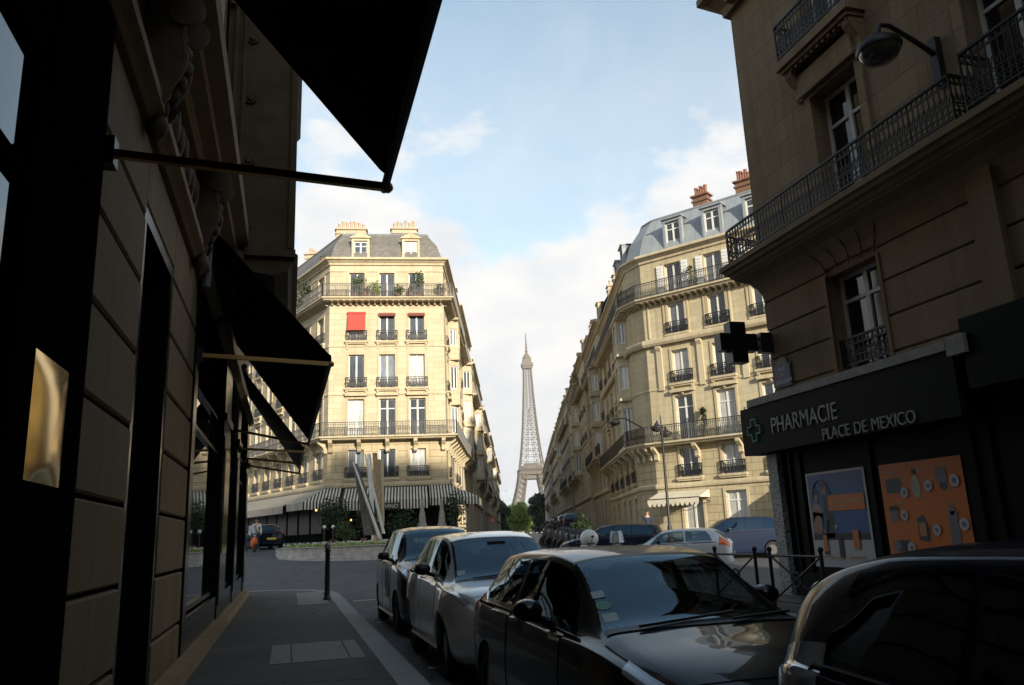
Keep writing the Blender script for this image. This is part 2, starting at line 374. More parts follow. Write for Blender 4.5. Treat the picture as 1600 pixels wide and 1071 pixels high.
# ------------------------------------------------------------------ facade helpers
class Edge:
    """one straight stretch of a facade: outward is to the left of p0 -> p1"""
    def __init__(s, p0, p1):
        s.p0 = Vector((p0[0], p0[1], 0)); s.p1 = Vector((p1[0], p1[1], 0))
        s.L = (s.p1 - s.p0).length; s.u = (s.p1 - s.p0) / s.L
        s.n = Vector((-s.u.y, s.u.x, 0)); s.rz = math.atan2(s.u.y, s.u.x)
    def pt(s, a, d, z): q = s.p0 + s.u*a + s.n*d; return Vector((q.x, q.y, z))
    def M(s, a, d, z): return Matrix.Translation(s.pt(a, d, z)) @ Matrix.Rotation(s.rz, 4, 'Z')
def offset_chain(chain, d):
    ch = [Vector((p[0], p[1], 0)) for p in chain]; out = []
    for i in range(len(ch)):
        ns = []
        if i > 0:
            u = (ch[i]-ch[i-1]).normalized(); ns.append(Vector((-u.y, u.x, 0)))
        if i < len(ch)-1:
            u = (ch[i+1]-ch[i]).normalized(); ns.append(Vector((-u.y, u.x, 0)))
        if len(ns) == 1: out.append(ch[i] + ns[0]*d)
        else:
            m = (ns[0]+ns[1]).normalized(); c = max(.35, m.dot(ns[0])); out.append(ch[i] + m*(d/c))
    return out
def sweep(mb, chain, prof, caps=True):
    k = len(chain); rows = [[Vector((p.x, p.y, z)) for p in offset_chain(chain, d)] for d, z in prof]
    P = [p for r in rows for p in r]; F = []
    for j in range(len(prof)-1):
        for i in range(k-1): F.append((j*k+i, j*k+i+1, (j+1)*k+i+1, (j+1)*k+i))
    if caps and len(prof) > 2:
        F.append([j*k for j in range(len(prof))]); F.append([j*k+k-1 for j in range(len(prof))][::-1])
    mb.add(P, F)
def band(mb, chain, z, h, d, back=-.05):
    sweep(mb, chain, [(back, z), (d*.75, z), (d, z+h*.35), (d, z+h*.8), (d*.8, z+h), (back, z+h)])
def cornice(mb, chain, z, h, d):
    sweep(mb, chain, [(-.05, z), (d*.22, z), (d*.28, z+h*.28), (d*.6, z+h*.5), (d*.62, z+h*.58), (d, z+h*.66), (d, z+h*.88), (d*.92, z+h), (-.05, z+h)])
def wall_panel(mb, e, z0, z1, ops, depth=.28, s0=0.0, s1=None):
    """the wall between z0 and z1 with real openings (a0, a1, zb, zt) and their reveals"""
    s1 = e.L if s1 is None else s1
    ss = sorted({s0, s1, *[o[0] for o in ops], *[o[1] for o in ops]}); zz = sorted({z0, z1, *[o[2] for o in ops], *[o[3] for o in ops]})
    for i in range(len(ss)-1):
        for j in range(len(zz)-1):
            a, b, c, d = ss[i], ss[i+1], zz[j], zz[j+1]
            if b-a < 1e-5 or d-c < 1e-5: continue
            ma, mc = (a+b)/2, (c+d)/2
            if any(o[0] < ma < o[1] and o[2] < mc < o[3] for o in ops): continue
            mb.poly(e.pt(a, 0, c), e.pt(b, 0, c), e.pt(b, 0, d), e.pt(a, 0, d))
    for a, b, c, d in ops:
        mb.poly(e.pt(a,0,c), e.pt(a,-depth,c), e.pt(a,-depth,d), e.pt(a,0,d))
        mb.poly(e.pt(b,0,c), e.pt(b,0,d), e.pt(b,-depth,d), e.pt(b,-depth,c))
        mb.poly(e.pt(a,0,c), e.pt(b,0,c), e.pt(b,-depth,c), e.pt(a,-depth,c))
        mb.poly(e.pt(a,0,d), e.pt(a,-depth,d), e.pt(b,-depth,d), e.pt(b,0,d))
_proto = {}
PANE = ['pane']
def window_meshes(w, h, style='casement'):
    k = ('w', round(w,2), round(h,2), style, PANE[0])
    if k in _proto: return _proto[k]
    m = MB(); fw = .075; t = .06
    m.box((-w/2+fw/2, 0, h/2), (fw, t, h)); m.box((w/2-fw/2, 0, h/2), (fw, t, h))
    iw = w-2*fw
    m.box((0, 0, fw*.6), (iw, t, fw*1.2)); m.box((0, 0, h-fw/2), (iw, t, fw))
    m.box((0, .006, h/2), (.11, t, h-2.2*fw))
    if style == 'transom':
        for sx in (-1, 1): m.box((sx*(iw/4+.03), .004, h*.74), (iw/2-.06, t, .07))
    if style == 'muntin':
        for sx in (-1, 1):
            for q in (.34, .67): m.box((sx*(iw/4+.03), .004, h*q), (iw/2-.06, t*.7, .035))
    fr = m.mesh('window_frame_mesh', MT['white'])
    p = MB(); p.poly((-w/2+.02, -.012, .02), (w/2-.02, -.012, .02), (w/2-.02, -.012, h-.02), (-w/2+.02, -.012, h-.02))
    pn = p.mesh('pane_mesh', MT[PANE[0]])
    mm = MB(); mm.v = list(m.v); mm.f = list(m.f); mm.mi = [0]*len(m.f); mm.cur = 1
    mm.poly((-w/2+.02, -.012, .02), (w/2-.02, -.012, .02), (w/2-.02, -.012, h-.02), (-w/2+.02, -.012, h-.02))
    both = mm.mesh('window_mesh', [MT['white'], MT[PANE[0]]])
    _proto[k] = (fr, pn, both); return _proto[k]
def put_window(parent, e, a, z, w, h, depth=.2, style='casement', whole=False, pane=None, name='window'):
    fr, pn, both = window_meshes(w, h, style); M = e.M(a, -depth, z)
    if whole: return put_child(name, both, parent, M)
    o = put_child(name, fr, parent, M); q = put_child('pane', pn, o, M)
    if pane is not None:
        q.data = pn.copy(); q.data.materials.clear(); q.data.materials.append(pane)
    return o
def put_child(name, data, parent, M):
    o = bpy.data.objects.new(name, data); COL.objects.link(o); o.parent = parent
    o.matrix_basis = M; o.matrix_parent_inverse = wm(parent).inverted(); return o
def rail_run(mb, pts, h, pitch=.125, bw=.022, ornate=False, lean=0.0):
    """iron railing along a polyline of 3-D points at slab level"""
    pts = [Vector(p) for p in pts]; up = Vector((0,0,1))
    for i in range(len(pts)-1):
        a, b = pts[i], pts[i+1]; d = b-a; l = d.length
        if l < .05: continue
        u = d/l
        mb.beam(a+up*h, b+up*h, .05, .04); mb.beam(a+up*.09, b+up*.09, .03, .03)
        mb.beam(a+up*(h-.14), b+up*(h-.14), .022, .022)
        if ornate: mb.beam(a+up*(h*.42), b+up*(h*.42), .02, .02)
        n = max(1, int(round(l/pitch)))
        for k in range(n+1):
            p = a + u*(l*k/n)
            mb.beam(p+up*(.0 if k % 8 == 0 else .09), p+up*h, bw*(1.7 if k % 8 == 0 else 1), bw)
            if ornate and k < n:
                c = p + u*(l/n/2); r = l/n*.42
                ring(mb, c+up*(h-.07), u, up, r*.9, .012)
                ring(mb, c+up*(h*.42-.085), u, up, r*1.05, .014, 8); ring(mb, c+up*(h*.2), u, up, r*.95, .014, 8)
                mb.beam(c+up*(h*.45), c+u*(r*.7)+up*(h*.62), .014); mb.beam(c+up*(h*.45), c-u*(r*.7)+up*(h*.62), .014)
            elif not ornate and pitch < .2 and k < n and k % 2 == 0:
                c = p + u*(l/n); r = l/n*.75
                if k+1 <= n: ring(mb, c+up*(h*.45), u, up, min(r, .11), .018, 6)
def ring(mb, c, u, v, r, t, n=8):
    P = []; F = []
    w = u.cross(v).normalized()*(t*.5)
    for k in range(n):
        a = 2*PI*k/n; d = u*math.cos(a)+v*math.sin(a)
        for rr in (r-t/2, r+t/2):
            P.append(c+d*rr+w); P.append(c+d*rr-w)
    for k in range(n):
        i = k*4; j = ((k+1) % n)*4
        F += [(i, i+2, j+2, j), (i+1, j+1, j+3, i+3), (i+2, i+3, j+3, j+2), (i, j, j+1, i+1)]
    mb.add(P, F)
def guard_mesh(w, h=.72):
    k = ('g', round(w,2), h)
    if k not in _proto:
        m = MB(); rail_run(m, [(-w/2,-.2,0), (-w/2,.1,0), (w/2,.1,0), (w/2,-.2,0)], h, .11, .024)
        for i in range(int(w/.22)): m.box((-w/2+.11+.22*i, .1, h*.34), (.15, .018, h*.34))
        _proto[k] = m.mesh('guard_rail_mesh', MT['iron'])
    return _proto[k]
def surround(mb, e, a, z, w, h, t=.16, d=.05, hood=0):
    """moulded stone frame round an opening"""
    mb.add([e.pt(a-w/2-t, 0, z), e.pt(a-w/2, 0, z), e.pt(a-w/2, 0, z+h), e.pt(a+w/2, 0, z+h), e.pt(a+w/2, 0, z), e.pt(a+w/2+t, 0, z), e.pt(a+w/2+t, 0, z+h+t), e.pt(a-w/2-t, 0, z+h+t),
            e.pt(a-w/2-t, d, z), e.pt(a-w/2, d, z), e.pt(a-w/2, d, z+h), e.pt(a+w/2, d, z+h), e.pt(a+w/2, d, z), e.pt(a+w/2+t, d, z), e.pt(a+w/2+t, d, z+h+t), e.pt(a-w/2-t, d, z+h+t)],
           [(8,9,10,15), (15,10,11,14), (14,11,12,13), (0,8,15,7), (7,15,14,6), (6,14,13,5), (1,2,10,9), (2,3,11,10), (3,4,12,11), (0,1,9,8), (4,5,13,12)])
    if hood:
        mb.box(e.pt(a, d+.06, z+h+t+.11), (w+2*t+.1, .3, .12), e.rz); mb.box(e.pt(a, d+.02, z+h+t+.2), (w+2*t+.2, .34, .07), e.rz)
    if hood > 1:
        for sx in (-1, 1): console(mb, e, a+sx*(w/2+t*.7), z+h+t-.32, .34, .12, .2)
def sill(mb, e, a, z, w, brackets=True, d=.22):
    mb.box(e.pt(a, d/2-.02, z-.07), (w, d+.04, .13), e.rz); mb.box(e.pt(a, d/2-.05, z-.18), (w-.12, d-.02, .1), e.rz)
    if brackets:
        for sx in (-1, 1): console(mb, e, a+sx*(w/2-.16), z-.62, .42, .14, .16)
def console(mb, e, a, z, h, w, d):
    """scrolled stone bracket, rising from z to z+h"""
    pr = [(0, 0), (d*.28, .02*h), (d*.4, .12*h), (d*.34, .26*h), (d*.42, .45*h), (d*.7, .62*h), (d*.95, .78*h), (d, .9*h), (d*.94, h), (0, h)]
    P = [e.pt(a-w/2, p[0], z+p[1]) for p in pr] + [e.pt(a+w/2, p[0], z+p[1]) for p in pr]; n = len(pr)
    mb.add(P, [list(range(n))[::-1], [n+i for i in range(n)]] + [(i, (i+1) % n, n+(i+1) % n, n+i) for i in range(n)])
_pot = {}
def chimney(root, c, size, z0, z1, rz, mat, potmat, npots=4, capmat=None, rows=1):
    m = MB(); m.box((0,0,(z0+z1)/2), (size[0], size[1], z1-z0)); m.box((0,0,z1-.30), (size[0]+.16, size[1]+.16, .12)); m.box((0,0,z1+.055), (size[0]+.24, size[1]+.24, .11))
    M = Matrix.Translation((c[0], c[1], 0)) @ Matrix.Rotation(rz, 4, 'Z')
    o = put_child('chimney', m.mesh('chimney_mesh', [mat]), root, M)
    key = potmat.name
    if key not in _pot:
        q = MB(); q.lathe([(.13, 0), (.145, .06), (.115, .12), (.105, .48), (.135, .52), (.135, .58), (.10, .58), (.09, .3)], 10)
        _pot[key] = q.mesh('chimney_pot_mesh', [potmat], 40)
    rr = random.Random(int(c[0]*100+c[1]*10))
    for k in range(npots):
        x = (k-(npots-1)/2)*(size[0]-.2)/max(1, npots-.2)
        for r_ in range(rows):
            y = (r_-(rows-1)/2)*.34
            s = .8+rr.random()*.45
            put_child('chimney_pot', _pot[key], o, M @ Matrix.Translation((x, y, z1+.11)) @ Matrix.Diagonal((.95, .95, s, 1)))
    return o
def dormer(root, e, a, z, w, h, depth_back, dy, body, style='pediment', whole=False, roofmat=None):
    """dormer standing on the roof slope: front at dy from the wall line"""
    m = MB(); jw = .17
    for sx in (-1, 1): m.box((sx*(w/2+jw/2), -.02, h/2+.05), (jw, .26, h+.1))
    m.box((0, -.02, h+.13), (w+2*jw, .28, .18)); m.box((0, .03, h+.27), (w+2*jw+.16, .42, .1))
    if style == 'pediment':
        m.prism([(-w/2-jw-.06, 0), (w/2+jw+.06, 0), (0, .34)], (0, .2, h+.32), (1,0,0), (0,0,1), (0,-1,0), .4)
    m.box((0, 0, -.05), (w+2*jw+.1, .4, .1))
    m.cur = 1
    for sx in (-1, 1):
        x = sx*(w/2+jw*.6); m.poly((x, -.14, 0), (x, -depth_back, h+.2), (x, -.14, h+.2))
        m.poly((x, -.14, 0), (x, -.14, h+.2), (x, -depth_back, h+.2))
    m.poly((-w/2-jw, .2, h+.33), (w/2+jw, .2, h+.33), (w/2+jw, -depth_back-.1, h+.26), (-w/2-jw, -depth_back-.1, h+.26))
    m.box((0, -.3, h*.5), (w, .02, h))
    M = e.M(a, dy, z)
    o = put_child('dormer', m.mesh('dormer_mesh', [body, roofmat or MT['zinc']]), root, M)
    fr, pn, both = window_meshes(w, h, 'transom' if not whole else 'casement')
    wdw = put_child('window', both, o, M @ Matrix.Translation((0, -.06, 0)))
    return o

def haussmann(name, label, cat, chain, z0, ztop, floors, cols, mats, balconies=(), bands=(), roof=None, far=False, back=12.0, group=None, rustic_top=None, cornice_d=.5, dormers=(), chimneys=(), guard_w=.35, closed_back=None):
    """a Paris apartment house along a chain of facade points"""
    base = Vector((chain[0][0], chain[0][1], z0))
    root = thing(name, label, cat, base, 0, group)
    edges = [Edge(chain[i], chain[i+1]) for i in range(len(chain)-1)]
    lo, hi = MB(), MB(); trim = MB(); rt = rustic_top or z0
    for ei, e in enumerate(edges):
        cs = cols[ei]; ops_lo, ops_hi = [], []
        for f in floors:
            if f.get('only') is not None and ei not in f['only']: continue
            for a in cs:
                w = f['w']; op = (a-w/2, a+w/2, f['z'], f['z']+f['h'])
                (ops_lo if f['z'] < rt-.01 else ops_hi).append(op)
        wall_panel(lo, e, z0-1.0, rt, ops_lo) if rt > z0 else None
        wall_panel(hi, e, rt if rt > z0 else z0-1.0, ztop, ops_hi)
        for f in floors:
            if f.get('only') is not None and ei not in f['only']: continue
            for a in cs:
                wo = put_window(root, e, a, f['z'], f['w'], f['h'], .2, f.get('style', 'casement'), whole=far)
                if f.get('guard'):
                    put_child('railing', guard_mesh(f['w']+guard_w), root, e.M(a, .02, f['z']+.02))
                if not far:
                    sm_ = MB(); surround(sm_, e, a, f['z'], f['w'], f['h'], .15, .05, f.get('hood', 0))
                    if f.get('guard'): sill(sm_, e, a, f['z'], f['w']+.55, f.get('brackets', True))
                    put('surround', sm_.mesh('surround_mesh', mats['trim']), wo)
    # closing walls away from the street
    a, b = Vector((chain[0][0], chain[0][1], 0)), Vector((chain[-1][0], chain[-1][1], 0))
    if closed_back: bk = [Vector((p[0], p[1], 0)) for p in closed_back]
    else: bk = [b - edges[-1].n*back, a - edges[0].n*back]
    ring_ = [b] + bk + [a]
    for i in range(len(ring_)-1):
        p, q = ring_[i], ring_[i+1]; hi.poly((p.x,p.y,z0-1), (q.x,q.y,z0-1), (q.x,q.y,ztop), (p.x,p.y,ztop))
    if rt > z0: lo.build('base_wall', mats['low'], root)
    hi.build('wall', mats['wall'], root)
    cm = MB(); cornice(cm, chain, ztop-.25, .5, cornice_d)
    for z, h, d in bands:
        b_ = MB(); band(b_, chain, z, h, d); b_.build('string_course', mats['trim'], root)
    cm.build('cornice', mats['trim'], root)
    for bz, bd, bh, cons in balconies:
        sm = MB(); sweep(sm, chain, [(-.05, bz-.22), (bd*.8, bz-.22), (bd*.86, bz-.12), (bd, bz-.1), (bd, bz), (-.05, bz)])
        if cons:
            for e in edges:
                n = max(2, int(e.L/cons)); 
                for k in range(n+1):
                    aa = .2+(e.L-.4)*k/n; console(sm, e, aa, bz-.22-(.26 if cons < .8 else .85), (.26 if cons < .8 else .85), (.14 if cons < .8 else .26), bd*.8)
        bo = sm.build('balcony', mats['trim'], root)
        rm = MB(); oc = offset_chain(chain, bd-.07)
        rail_run(rm, [Vector((p.x, p.y, bz)) for p in oc], bh, .26 if far else .115, .05 if far else .030)
        rm.build('railing', MT['iron'], bo)
    if roof:
        zt, inset, rmat = roof['z'], roof['inset'], roof['mat']
        m = MB(); sweep(m, chain, [(0, ztop+.2), (-inset*.35, lerp(ztop, zt, .55)), (-inset, zt)], caps=False)
        top = offset_chain(chain, -inset)
        tp = [Vector((p.x, p.y, zt)) for p in top]
        in_ = [Vector((p.x, p.y, zt+.5)) for p in ([b - edges[-1].n*back*.6, a - edges[0].n*back*.6] if not closed_back else [lerp(b, bk[0], .6), lerp(a, bk[-1], .6)])]
        m.add(tp + in_, [list(range(len(tp)+2))])
        bk3 = [Vector((p.x, p.y, zt-.5)) for p in bk]; bl = [Vector((p.x, p.y, ztop)) for p in bk]
        m.poly(tp[-1], in_[0], bk3[0], bl[0], Vector((b.x, b.y, ztop))); m.poly(tp[0], Vector((a.x, a.y, ztop)), bl[-1], bk3[-1], in_[1])
        m.add(in_ + [bk3[0], bk3[-1]] , [(0, 1, 3, 2)])
        m.add([bk3[0], bk3[-1], bl[-1], bl[0]], [(0,1,2,3)])
        m.build('roof', rmat, root)
        for ei, aa, w, h, dz in dormers:
            dormer(root, edges[ei], aa, ztop+dz, w, h, inset*1.3+.4, -.18, roof.get('dbody', MT['stone_trim']), roof.get('style', 'pediment'), far, rmat)
        gm = MB(); sweep(gm, offset_chain(chain, -inset), [(.06, zt-.06), (.1, zt+.02), (.0, zt+.1), (-.2, zt+.08)], caps=False); gm.build('roof_edge', MT['zinc'], root)
    for ch in chimneys: chimney(root, *ch)
    return root, edges
# ------------------------------------------------------------------ ground, road, pavements
def sheet(name, xs, ys, zf, mat):
    m = MB(); P = [(x, y, zf(x, y)) for y in ys for x in xs]; n = len(xs)
    m.add(P, [(j*n+i, j*n+i+1, (j+1)*n+i+1, (j+1)*n+i) for j in range(len(ys)-1) for i in range(n-1)])
    return structure(m.build(name, mat, None, 0))
xs = [-2600, -1200, -600, -300, -150, -90, -60, -40, -25, -12, 0, 12, 25, 40, 60, 90, 130, 180, 240, 320, 450, 600, 1000, 1600, 2600]
ys = [-2600, -1200, -500, -200, -95, -60, -30, 0, 15, 26, 30, 34, 38, 41, 44, 47, 50, 55, 60, 66, 72, 90, 130, 200, 300, 420, 600, 900, 1300, 2000, 2600]
sheet('ground', xs, ys, lambda x, y: gz(x, y) - .06, MT['ground'])
xr = [-60, -40, -25, -12, -6, 0, 6, 12, 18, 25, 32, 40, 60]
yr = [-90, -60, -30, 0, 15, 26, 28, 30, 32, 34, 36, 38, 40, 42, 44, 46, 48, 50, 53, 56, 60, 66, 72]
sheet('road', xr, yr, gz, MT['asphalt'])
UA = azv(15.5)                                        # the avenue runs this way
m = MB(); P = [];
for i, s in enumerate((14, 40, 80, 140, 220, 320)):
    c = Vector((15.6, 48, 0)) + UA*(s+12); nn = Vector((UA.y, -UA.x, 0))*7
    for q in (c-nn, c+nn): P.append((q.x, q.y, gz(q.x, q.y)+.012))
m.add(P, [(2*i, 2*i+1, 2*i+3, 2*i+2) for i in range(5)])
structure(m.build('avenue_road', MT['asphalt']))

# left pavement with a rounded corner and pale kerb stones
def pave(name, outline, z0, z1, mat):
    m = MB(); n = len(outline)
    m.add([(x, y, z1) for x, y in outline] + [(x, y, z0) for x, y in outline], [list(range(n))] + [(i, n+i, n+(i+1) % n, (i+1) % n) for i in range(n)])
    return structure(m.build(name, mat))
corner = [(1.12 + 0*math.sin(t), 0) for t in ()]
arc = [(-1.0 + 2.15*math.cos(rad(a)), 24.6 + 3.6*math.sin(rad(a))) for a in range(0, 91, 10)]
pave('pavement', [(-1.6, -70), (1.15, -70), (1.15, 24.6)] + arc + [(-14, 28.2), (-14, 26.9), (-1.6, 26.9)], -.2, 0.0, MT['pavement'])
km = MB(); inner = [(1.15, -70), (1.15, 24.6)] + arc[1:] + [(-14, 28.2)]
def off2(pts, d):
    return [(p.x, p.y) for p in offset_chain(pts, -d)]
def stones(path, width, z0, z1, length):
    o = off2(path, width)
    for i in range(len(path)-1):
        a, b, c, d = path[i], path[i+1], o[i+1], o[i]
        l = math.dist(a, b); n = max(1, int(round(l/length)))
        for k in range(n):
            t0, t1 = k/n + .006/max(l, .1), (k+1)/n - .006/max(l, .1)
            q = [(lerp(a[0], b[0], t), lerp(a[1], b[1], t)) for t in (t0, t1)] + [(lerp(d[0], c[0], t), lerp(d[1], c[1], t)) for t in (t1, t0)]
            km.add([(x, y, z1) for x, y in q] + [(x, y, z0) for x, y in q], [(0,1,2,3), (0,4,5,1), (1,5,6,2), (2,6,7,3), (3,7,4,0)])
stones(inner, .32, -.2, .004, 1.0)
structure(km.build('kerb', MT['granite']))
g2 = MB(); km2 = km; km = MB()
stones([(8.2, 13.6), (8.2, -70)], .3, -.2, .004, 1.0)
structure(km.build('kerb', MT['granite']))
pave('pavement', [(8.2, -70), (11.2, -70), (11.2, 18.4), (9.6, 17.4), (8.5, 15.6), (8.2, 13.6)], -.2, 0.0, MT['pavement'])
# raised pavement in front of the corner house across the square and of the café
def apron(name, outline):
    m = MB(); n = len(outline)
    m.add([(x, y, gz(x, y)+.13) for x, y in outline] + [(x, y, gz(x, y)-.2) for x, y in outline], [list(range(n))] + [(i, n+i, n+(i+1) % n, (i+1) % n) for i in range(n)])
    structure(m.build(name, MT['pavement']))
# road markings
mk = MB()
def mark(pts): mk.add([(x, y, gz(x, y)+.006) for x, y in pts], [list(range(len(pts)))])
mark([(-9, 28.9), (-1.0, 28.9), (-.2, 28.6), (.35, 28.0), (.1, 28.0), (-.4, 28.3), (-1.0, 28.55), (-9, 28.55)])
for k in range(4): mark([(1.75+k*.0, 23.0-6.2*k), (2.35, 23.0-6.2*k), (2.35, 23.15-6.2*k), (1.75, 23.15-6.2*k)])
for k in range(5): mark([(3.7, 26.2-k*6.2), (3.8, 26.2-k*6.2), (3.8, 24.4-k*6.2), (3.7, 24.4-k*6.2)])
structure(mk.build('road_marking', MT['paint_white']))
# cast covers let into the left pavement
def cover(x0, x1, y0, y1, cuts, label):
    m = MB(); e = [x0] + cuts + [x1]
    for i in range(len(e)-1):
        a, b = e[i]+.012, e[i+1]-.012
        m.box(((a+b)/2, (y0+y1)/2, .002), (b-a, y1-y0, .012))
    o = m.build('pavement_cover', MT['slab']); return tag(o, label, 'cover')
cover(-.2, 1.03, 11.2, 13.2, [.08, .82], 'pale three piece slab cover let into the near pavement')
cover(.26, 1.02, 21.0, 26.0, [], 'pale single slab set in the pavement behind the bollard')

# slim black bollard with a pale ball top
b = thing('bollard', 'slim black bollard with pale round top at the end of the pavement', 'bollard', (1.02, 22.3, 0))
q = MB(); q.lathe([(.10, 0), (.10, .05), (.075, .09), (.07, .2), (.062, 1.2), (.075, 1.22), (.075, 1.27), (.05, 1.3)], 14); put_child('post', q.mesh('bollard_post', MT['iron'], 35), b, wm(b))
q = MB(); q.sphere((0,0,1.38), .095, 14, 9); put_child('ball_top', q.mesh('bollard_ball', MT['letters'], 60), b, wm(b))

# ------------------------------------------------------------------ café corner house
P1 = Vector((2.46, 56.0, 0)); P2 = P1 + azv(98)*8.1
cafe_chain = [P2 + UA*14, P2, P1, P1 + azv(-20.5)*34]
cafe_floors = [
    dict(z=1.6, w=1.7, h=2.7, style='transom'),
    dict(z=5.55, w=1.08, h=1.95, guard=1, hood=0, brackets=False),
    dict(z=8.42, w=1.12, h=2.6, style='transom', hood=1),
    dict(z=11.8, w=1.08, h=2.4, guard=1, hood=0),
    dict(z=15.2, w=1.08, h=1.95, guard=1, hood=0),
    dict(z=18.32, w=1.08, h=1.95, hood=0)]
fl_cols = [1.5 + 2.6*k for k in range(12)]
cafe, ce = haussmann('corner_house', 'cream stone corner house with slate roof above the striped café awnings', 'apartment house', cafe_chain, 1.3, 21.1, cafe_floors,
    [[2.0, 4.8, 11.6], [1.95, 4.05, 6.2], fl_cols], dict(low=MT['stone_cafe_low'], wall=MT['stone_cafe'], trim=MT['stone_trim']),
    balconies=[(8.36, .85, .95, 2.0), (18.27, .8, .95, .45)], bands=[(4.95, .32, .22), (14.75, .16, .06), (11.3, .14, .06), (20.35, .14, .06)], rustic_top=8.1, cornice_d=.45,
    roof=dict(z=23.7, inset=1.25, mat=MT['slate'], style='pediment', dbody=MT['stone_trim']),
    dormers=[(1, 2.3, .95, 1.4, .25), (1, 5.95, .95, 1.4, .25)], closed_back=[(0, 86), (2.2, 70.9)],
    chimneys=[((4.25, 60.2), (2.3, .75), 21, 25.2, rad(-8), MT['render'], MT['potcream'], 7), ((8.1, 57.9), (1.9, .7), 21, 24.6, rad(-8), MT['render'], MT['potcream'], 6),
              ((1.5, 66.6), (1.7, .8), 21, 25.1, rad(70), MT['render'], MT['potcream'], 5), ((-1.6, 76.0), (3.2, .9), 21, 26.1, rad(30), MT['render'], MT['potcream'], 8), ((9.9, 60.5), (1.4, .7), 21, 24.4, rad(75), MT['render'], MT['potcream'], 4)])
e = ce[1]
m = MB(); M = e.M(4.1, -.62, 22.0) @ Matrix.Rotation(rad(-62), 4, 'X')
m.M = M; m.box((0, 0, .03), (.9, .75, .1)); o = put('skylight', m.mesh('skylight_mesh', MT['slate']), cafe)
m = MB(); m.M = M; m.box((0, 0, .06), (.68, .55, .06)); put('pane', m.mesh('skylight_pane', MT['carglass']), o)
e = ce[2]
for k in range(9):
    m = MB(); m.M = e.M(2.2+3.1*k, -.55, 22.25) @ Matrix.Rotation(rad(-62), 4, 'X'); m.box((0,0,.04), (.7, .95, .09)); m.box((0,0,.09), (.5, .75, .03))
    put('skylight', m.mesh('skylight_mesh', MT['white']), cafe)
# bow windows on the avenue side
for a0, w in ((8.6, 2.6),):
    m = MB(); e = ce[0]
    for zb, zt in ((8.5, 18.0),):
        pr = [(-w/2, 0), (-w/2+.45, .75), (w/2-.45, .75), (w/2, 0)]
        for i in range(3):
            (x0, d0), (x1, d1) = pr[i], pr[i+1]
            ed = Edge(e.pt(a0+x0, d0, 0), e.pt(a0+x1, d1, 0)); ops = []
            for f in cafe_floors[2:5]:
                ww = min(1.0, ed.L-.3); ops.append((ed.L/2-ww/2, ed.L/2+ww/2, f['z']+.6, f['z']+f['h']))
            wall_panel(m, ed, zb, zt, ops, .15)
            for o_ in ops: put_window(cafe, ed, ed.L/2, o_[2], o_[1]-o_[0], o_[3]-o_[2], .12)
        m.poly(*[e.pt(a0+p[0], p[1], zt) for p in pr]); m.poly(*[e.pt(a0+p[0], p[1], zb) for p in pr][::-1])
    for zz in (11.2, 14.7, 17.9): m.box(e.pt(a0, .36, zz), (w+.1, .9, .14), e.rz)
    for sx in (-.7, .7): console(m, e, a0+sx, 7.5, 1.0, .3, .7)
    m.build('bay_window', MT['stone_cafe'], cafe)
# red sun blind and two rolled blinds of the fourth floor
e = ce[1]
m = MB(); m.poly(*[e.pt(a, d, z) for a, d, z in ((6.2-.62, .16, 17.2), (6.2+.62, .16, 17.2), (6.2+.62, .36, 15.95), (6.2-.62, .36, 15.95))]); m.box(e.pt(6.2, .14, 17.22), (1.3, .14, .14), e.rz); m.box(e.pt(6.2, .36, 15.93), (1.28, .05, .06), e.rz)
tag(m.build('sun_blind', MT['red_blind']), 'red canvas blind let down over the left window of the fourth floor', 'blind')
for a, w in ((4.05, 'middle'), (1.95, 'right')):
    m = MB(); m.box(e.pt(a, .12, 17.12), (1.2, .16, .17), e.rz); m.box(e.pt(a, .16, 17.02), (1.18, .03, .06), e.rz)
    tag(m.build('sun_blind', MT['rolled_blind']), f'rolled up dull red blind over the {w} window of the fourth floor', 'blind')
# dark glazed shopfront of the café
m = MB(); sub = [P2 + UA*9, P2, P1, P1 + azv(-20.5)*33]
sweep(m, sub, [(.02, 1.2), (.1, 1.2), (.1, 1.9), (.06, 1.95), (.06, 4.3), (.12, 4.35), (.12, 4.9), (.02, 4.9)]); sf_ = m.build('shopfront', MT['dullfront'], cafe)
for ei in (1, 2, 0):
    e = ce[ei]; s0 = 5.2 if ei == 0 else .5; n_ = {0: 3, 1: 5, 2: 14}[ei]; st_ = (e.L-(s0+.4))/n_ if ei < 2 else 2.2
    for k in range(n_):
        m = MB(); a = s0+st_*(k+.5); m.poly(e.pt(a-st_*.42, .075, 2.0), e.pt(a+st_*.42, .075, 2.0), e.pt(a+st_*.42, .075, 4.2), e.pt(a-st_*.42, .075, 4.2)); put('pane', m.mesh('cafe_pane', MT['cafeglass']), sf_)
# drain pipes on the café corners
m = MB(); m.tube([e.pt(7.75, .1, 5.2), e.pt(7.75, .1, 20.9)], .06, 6); m.build('drain_pipe', MT['ledge'], cafe)

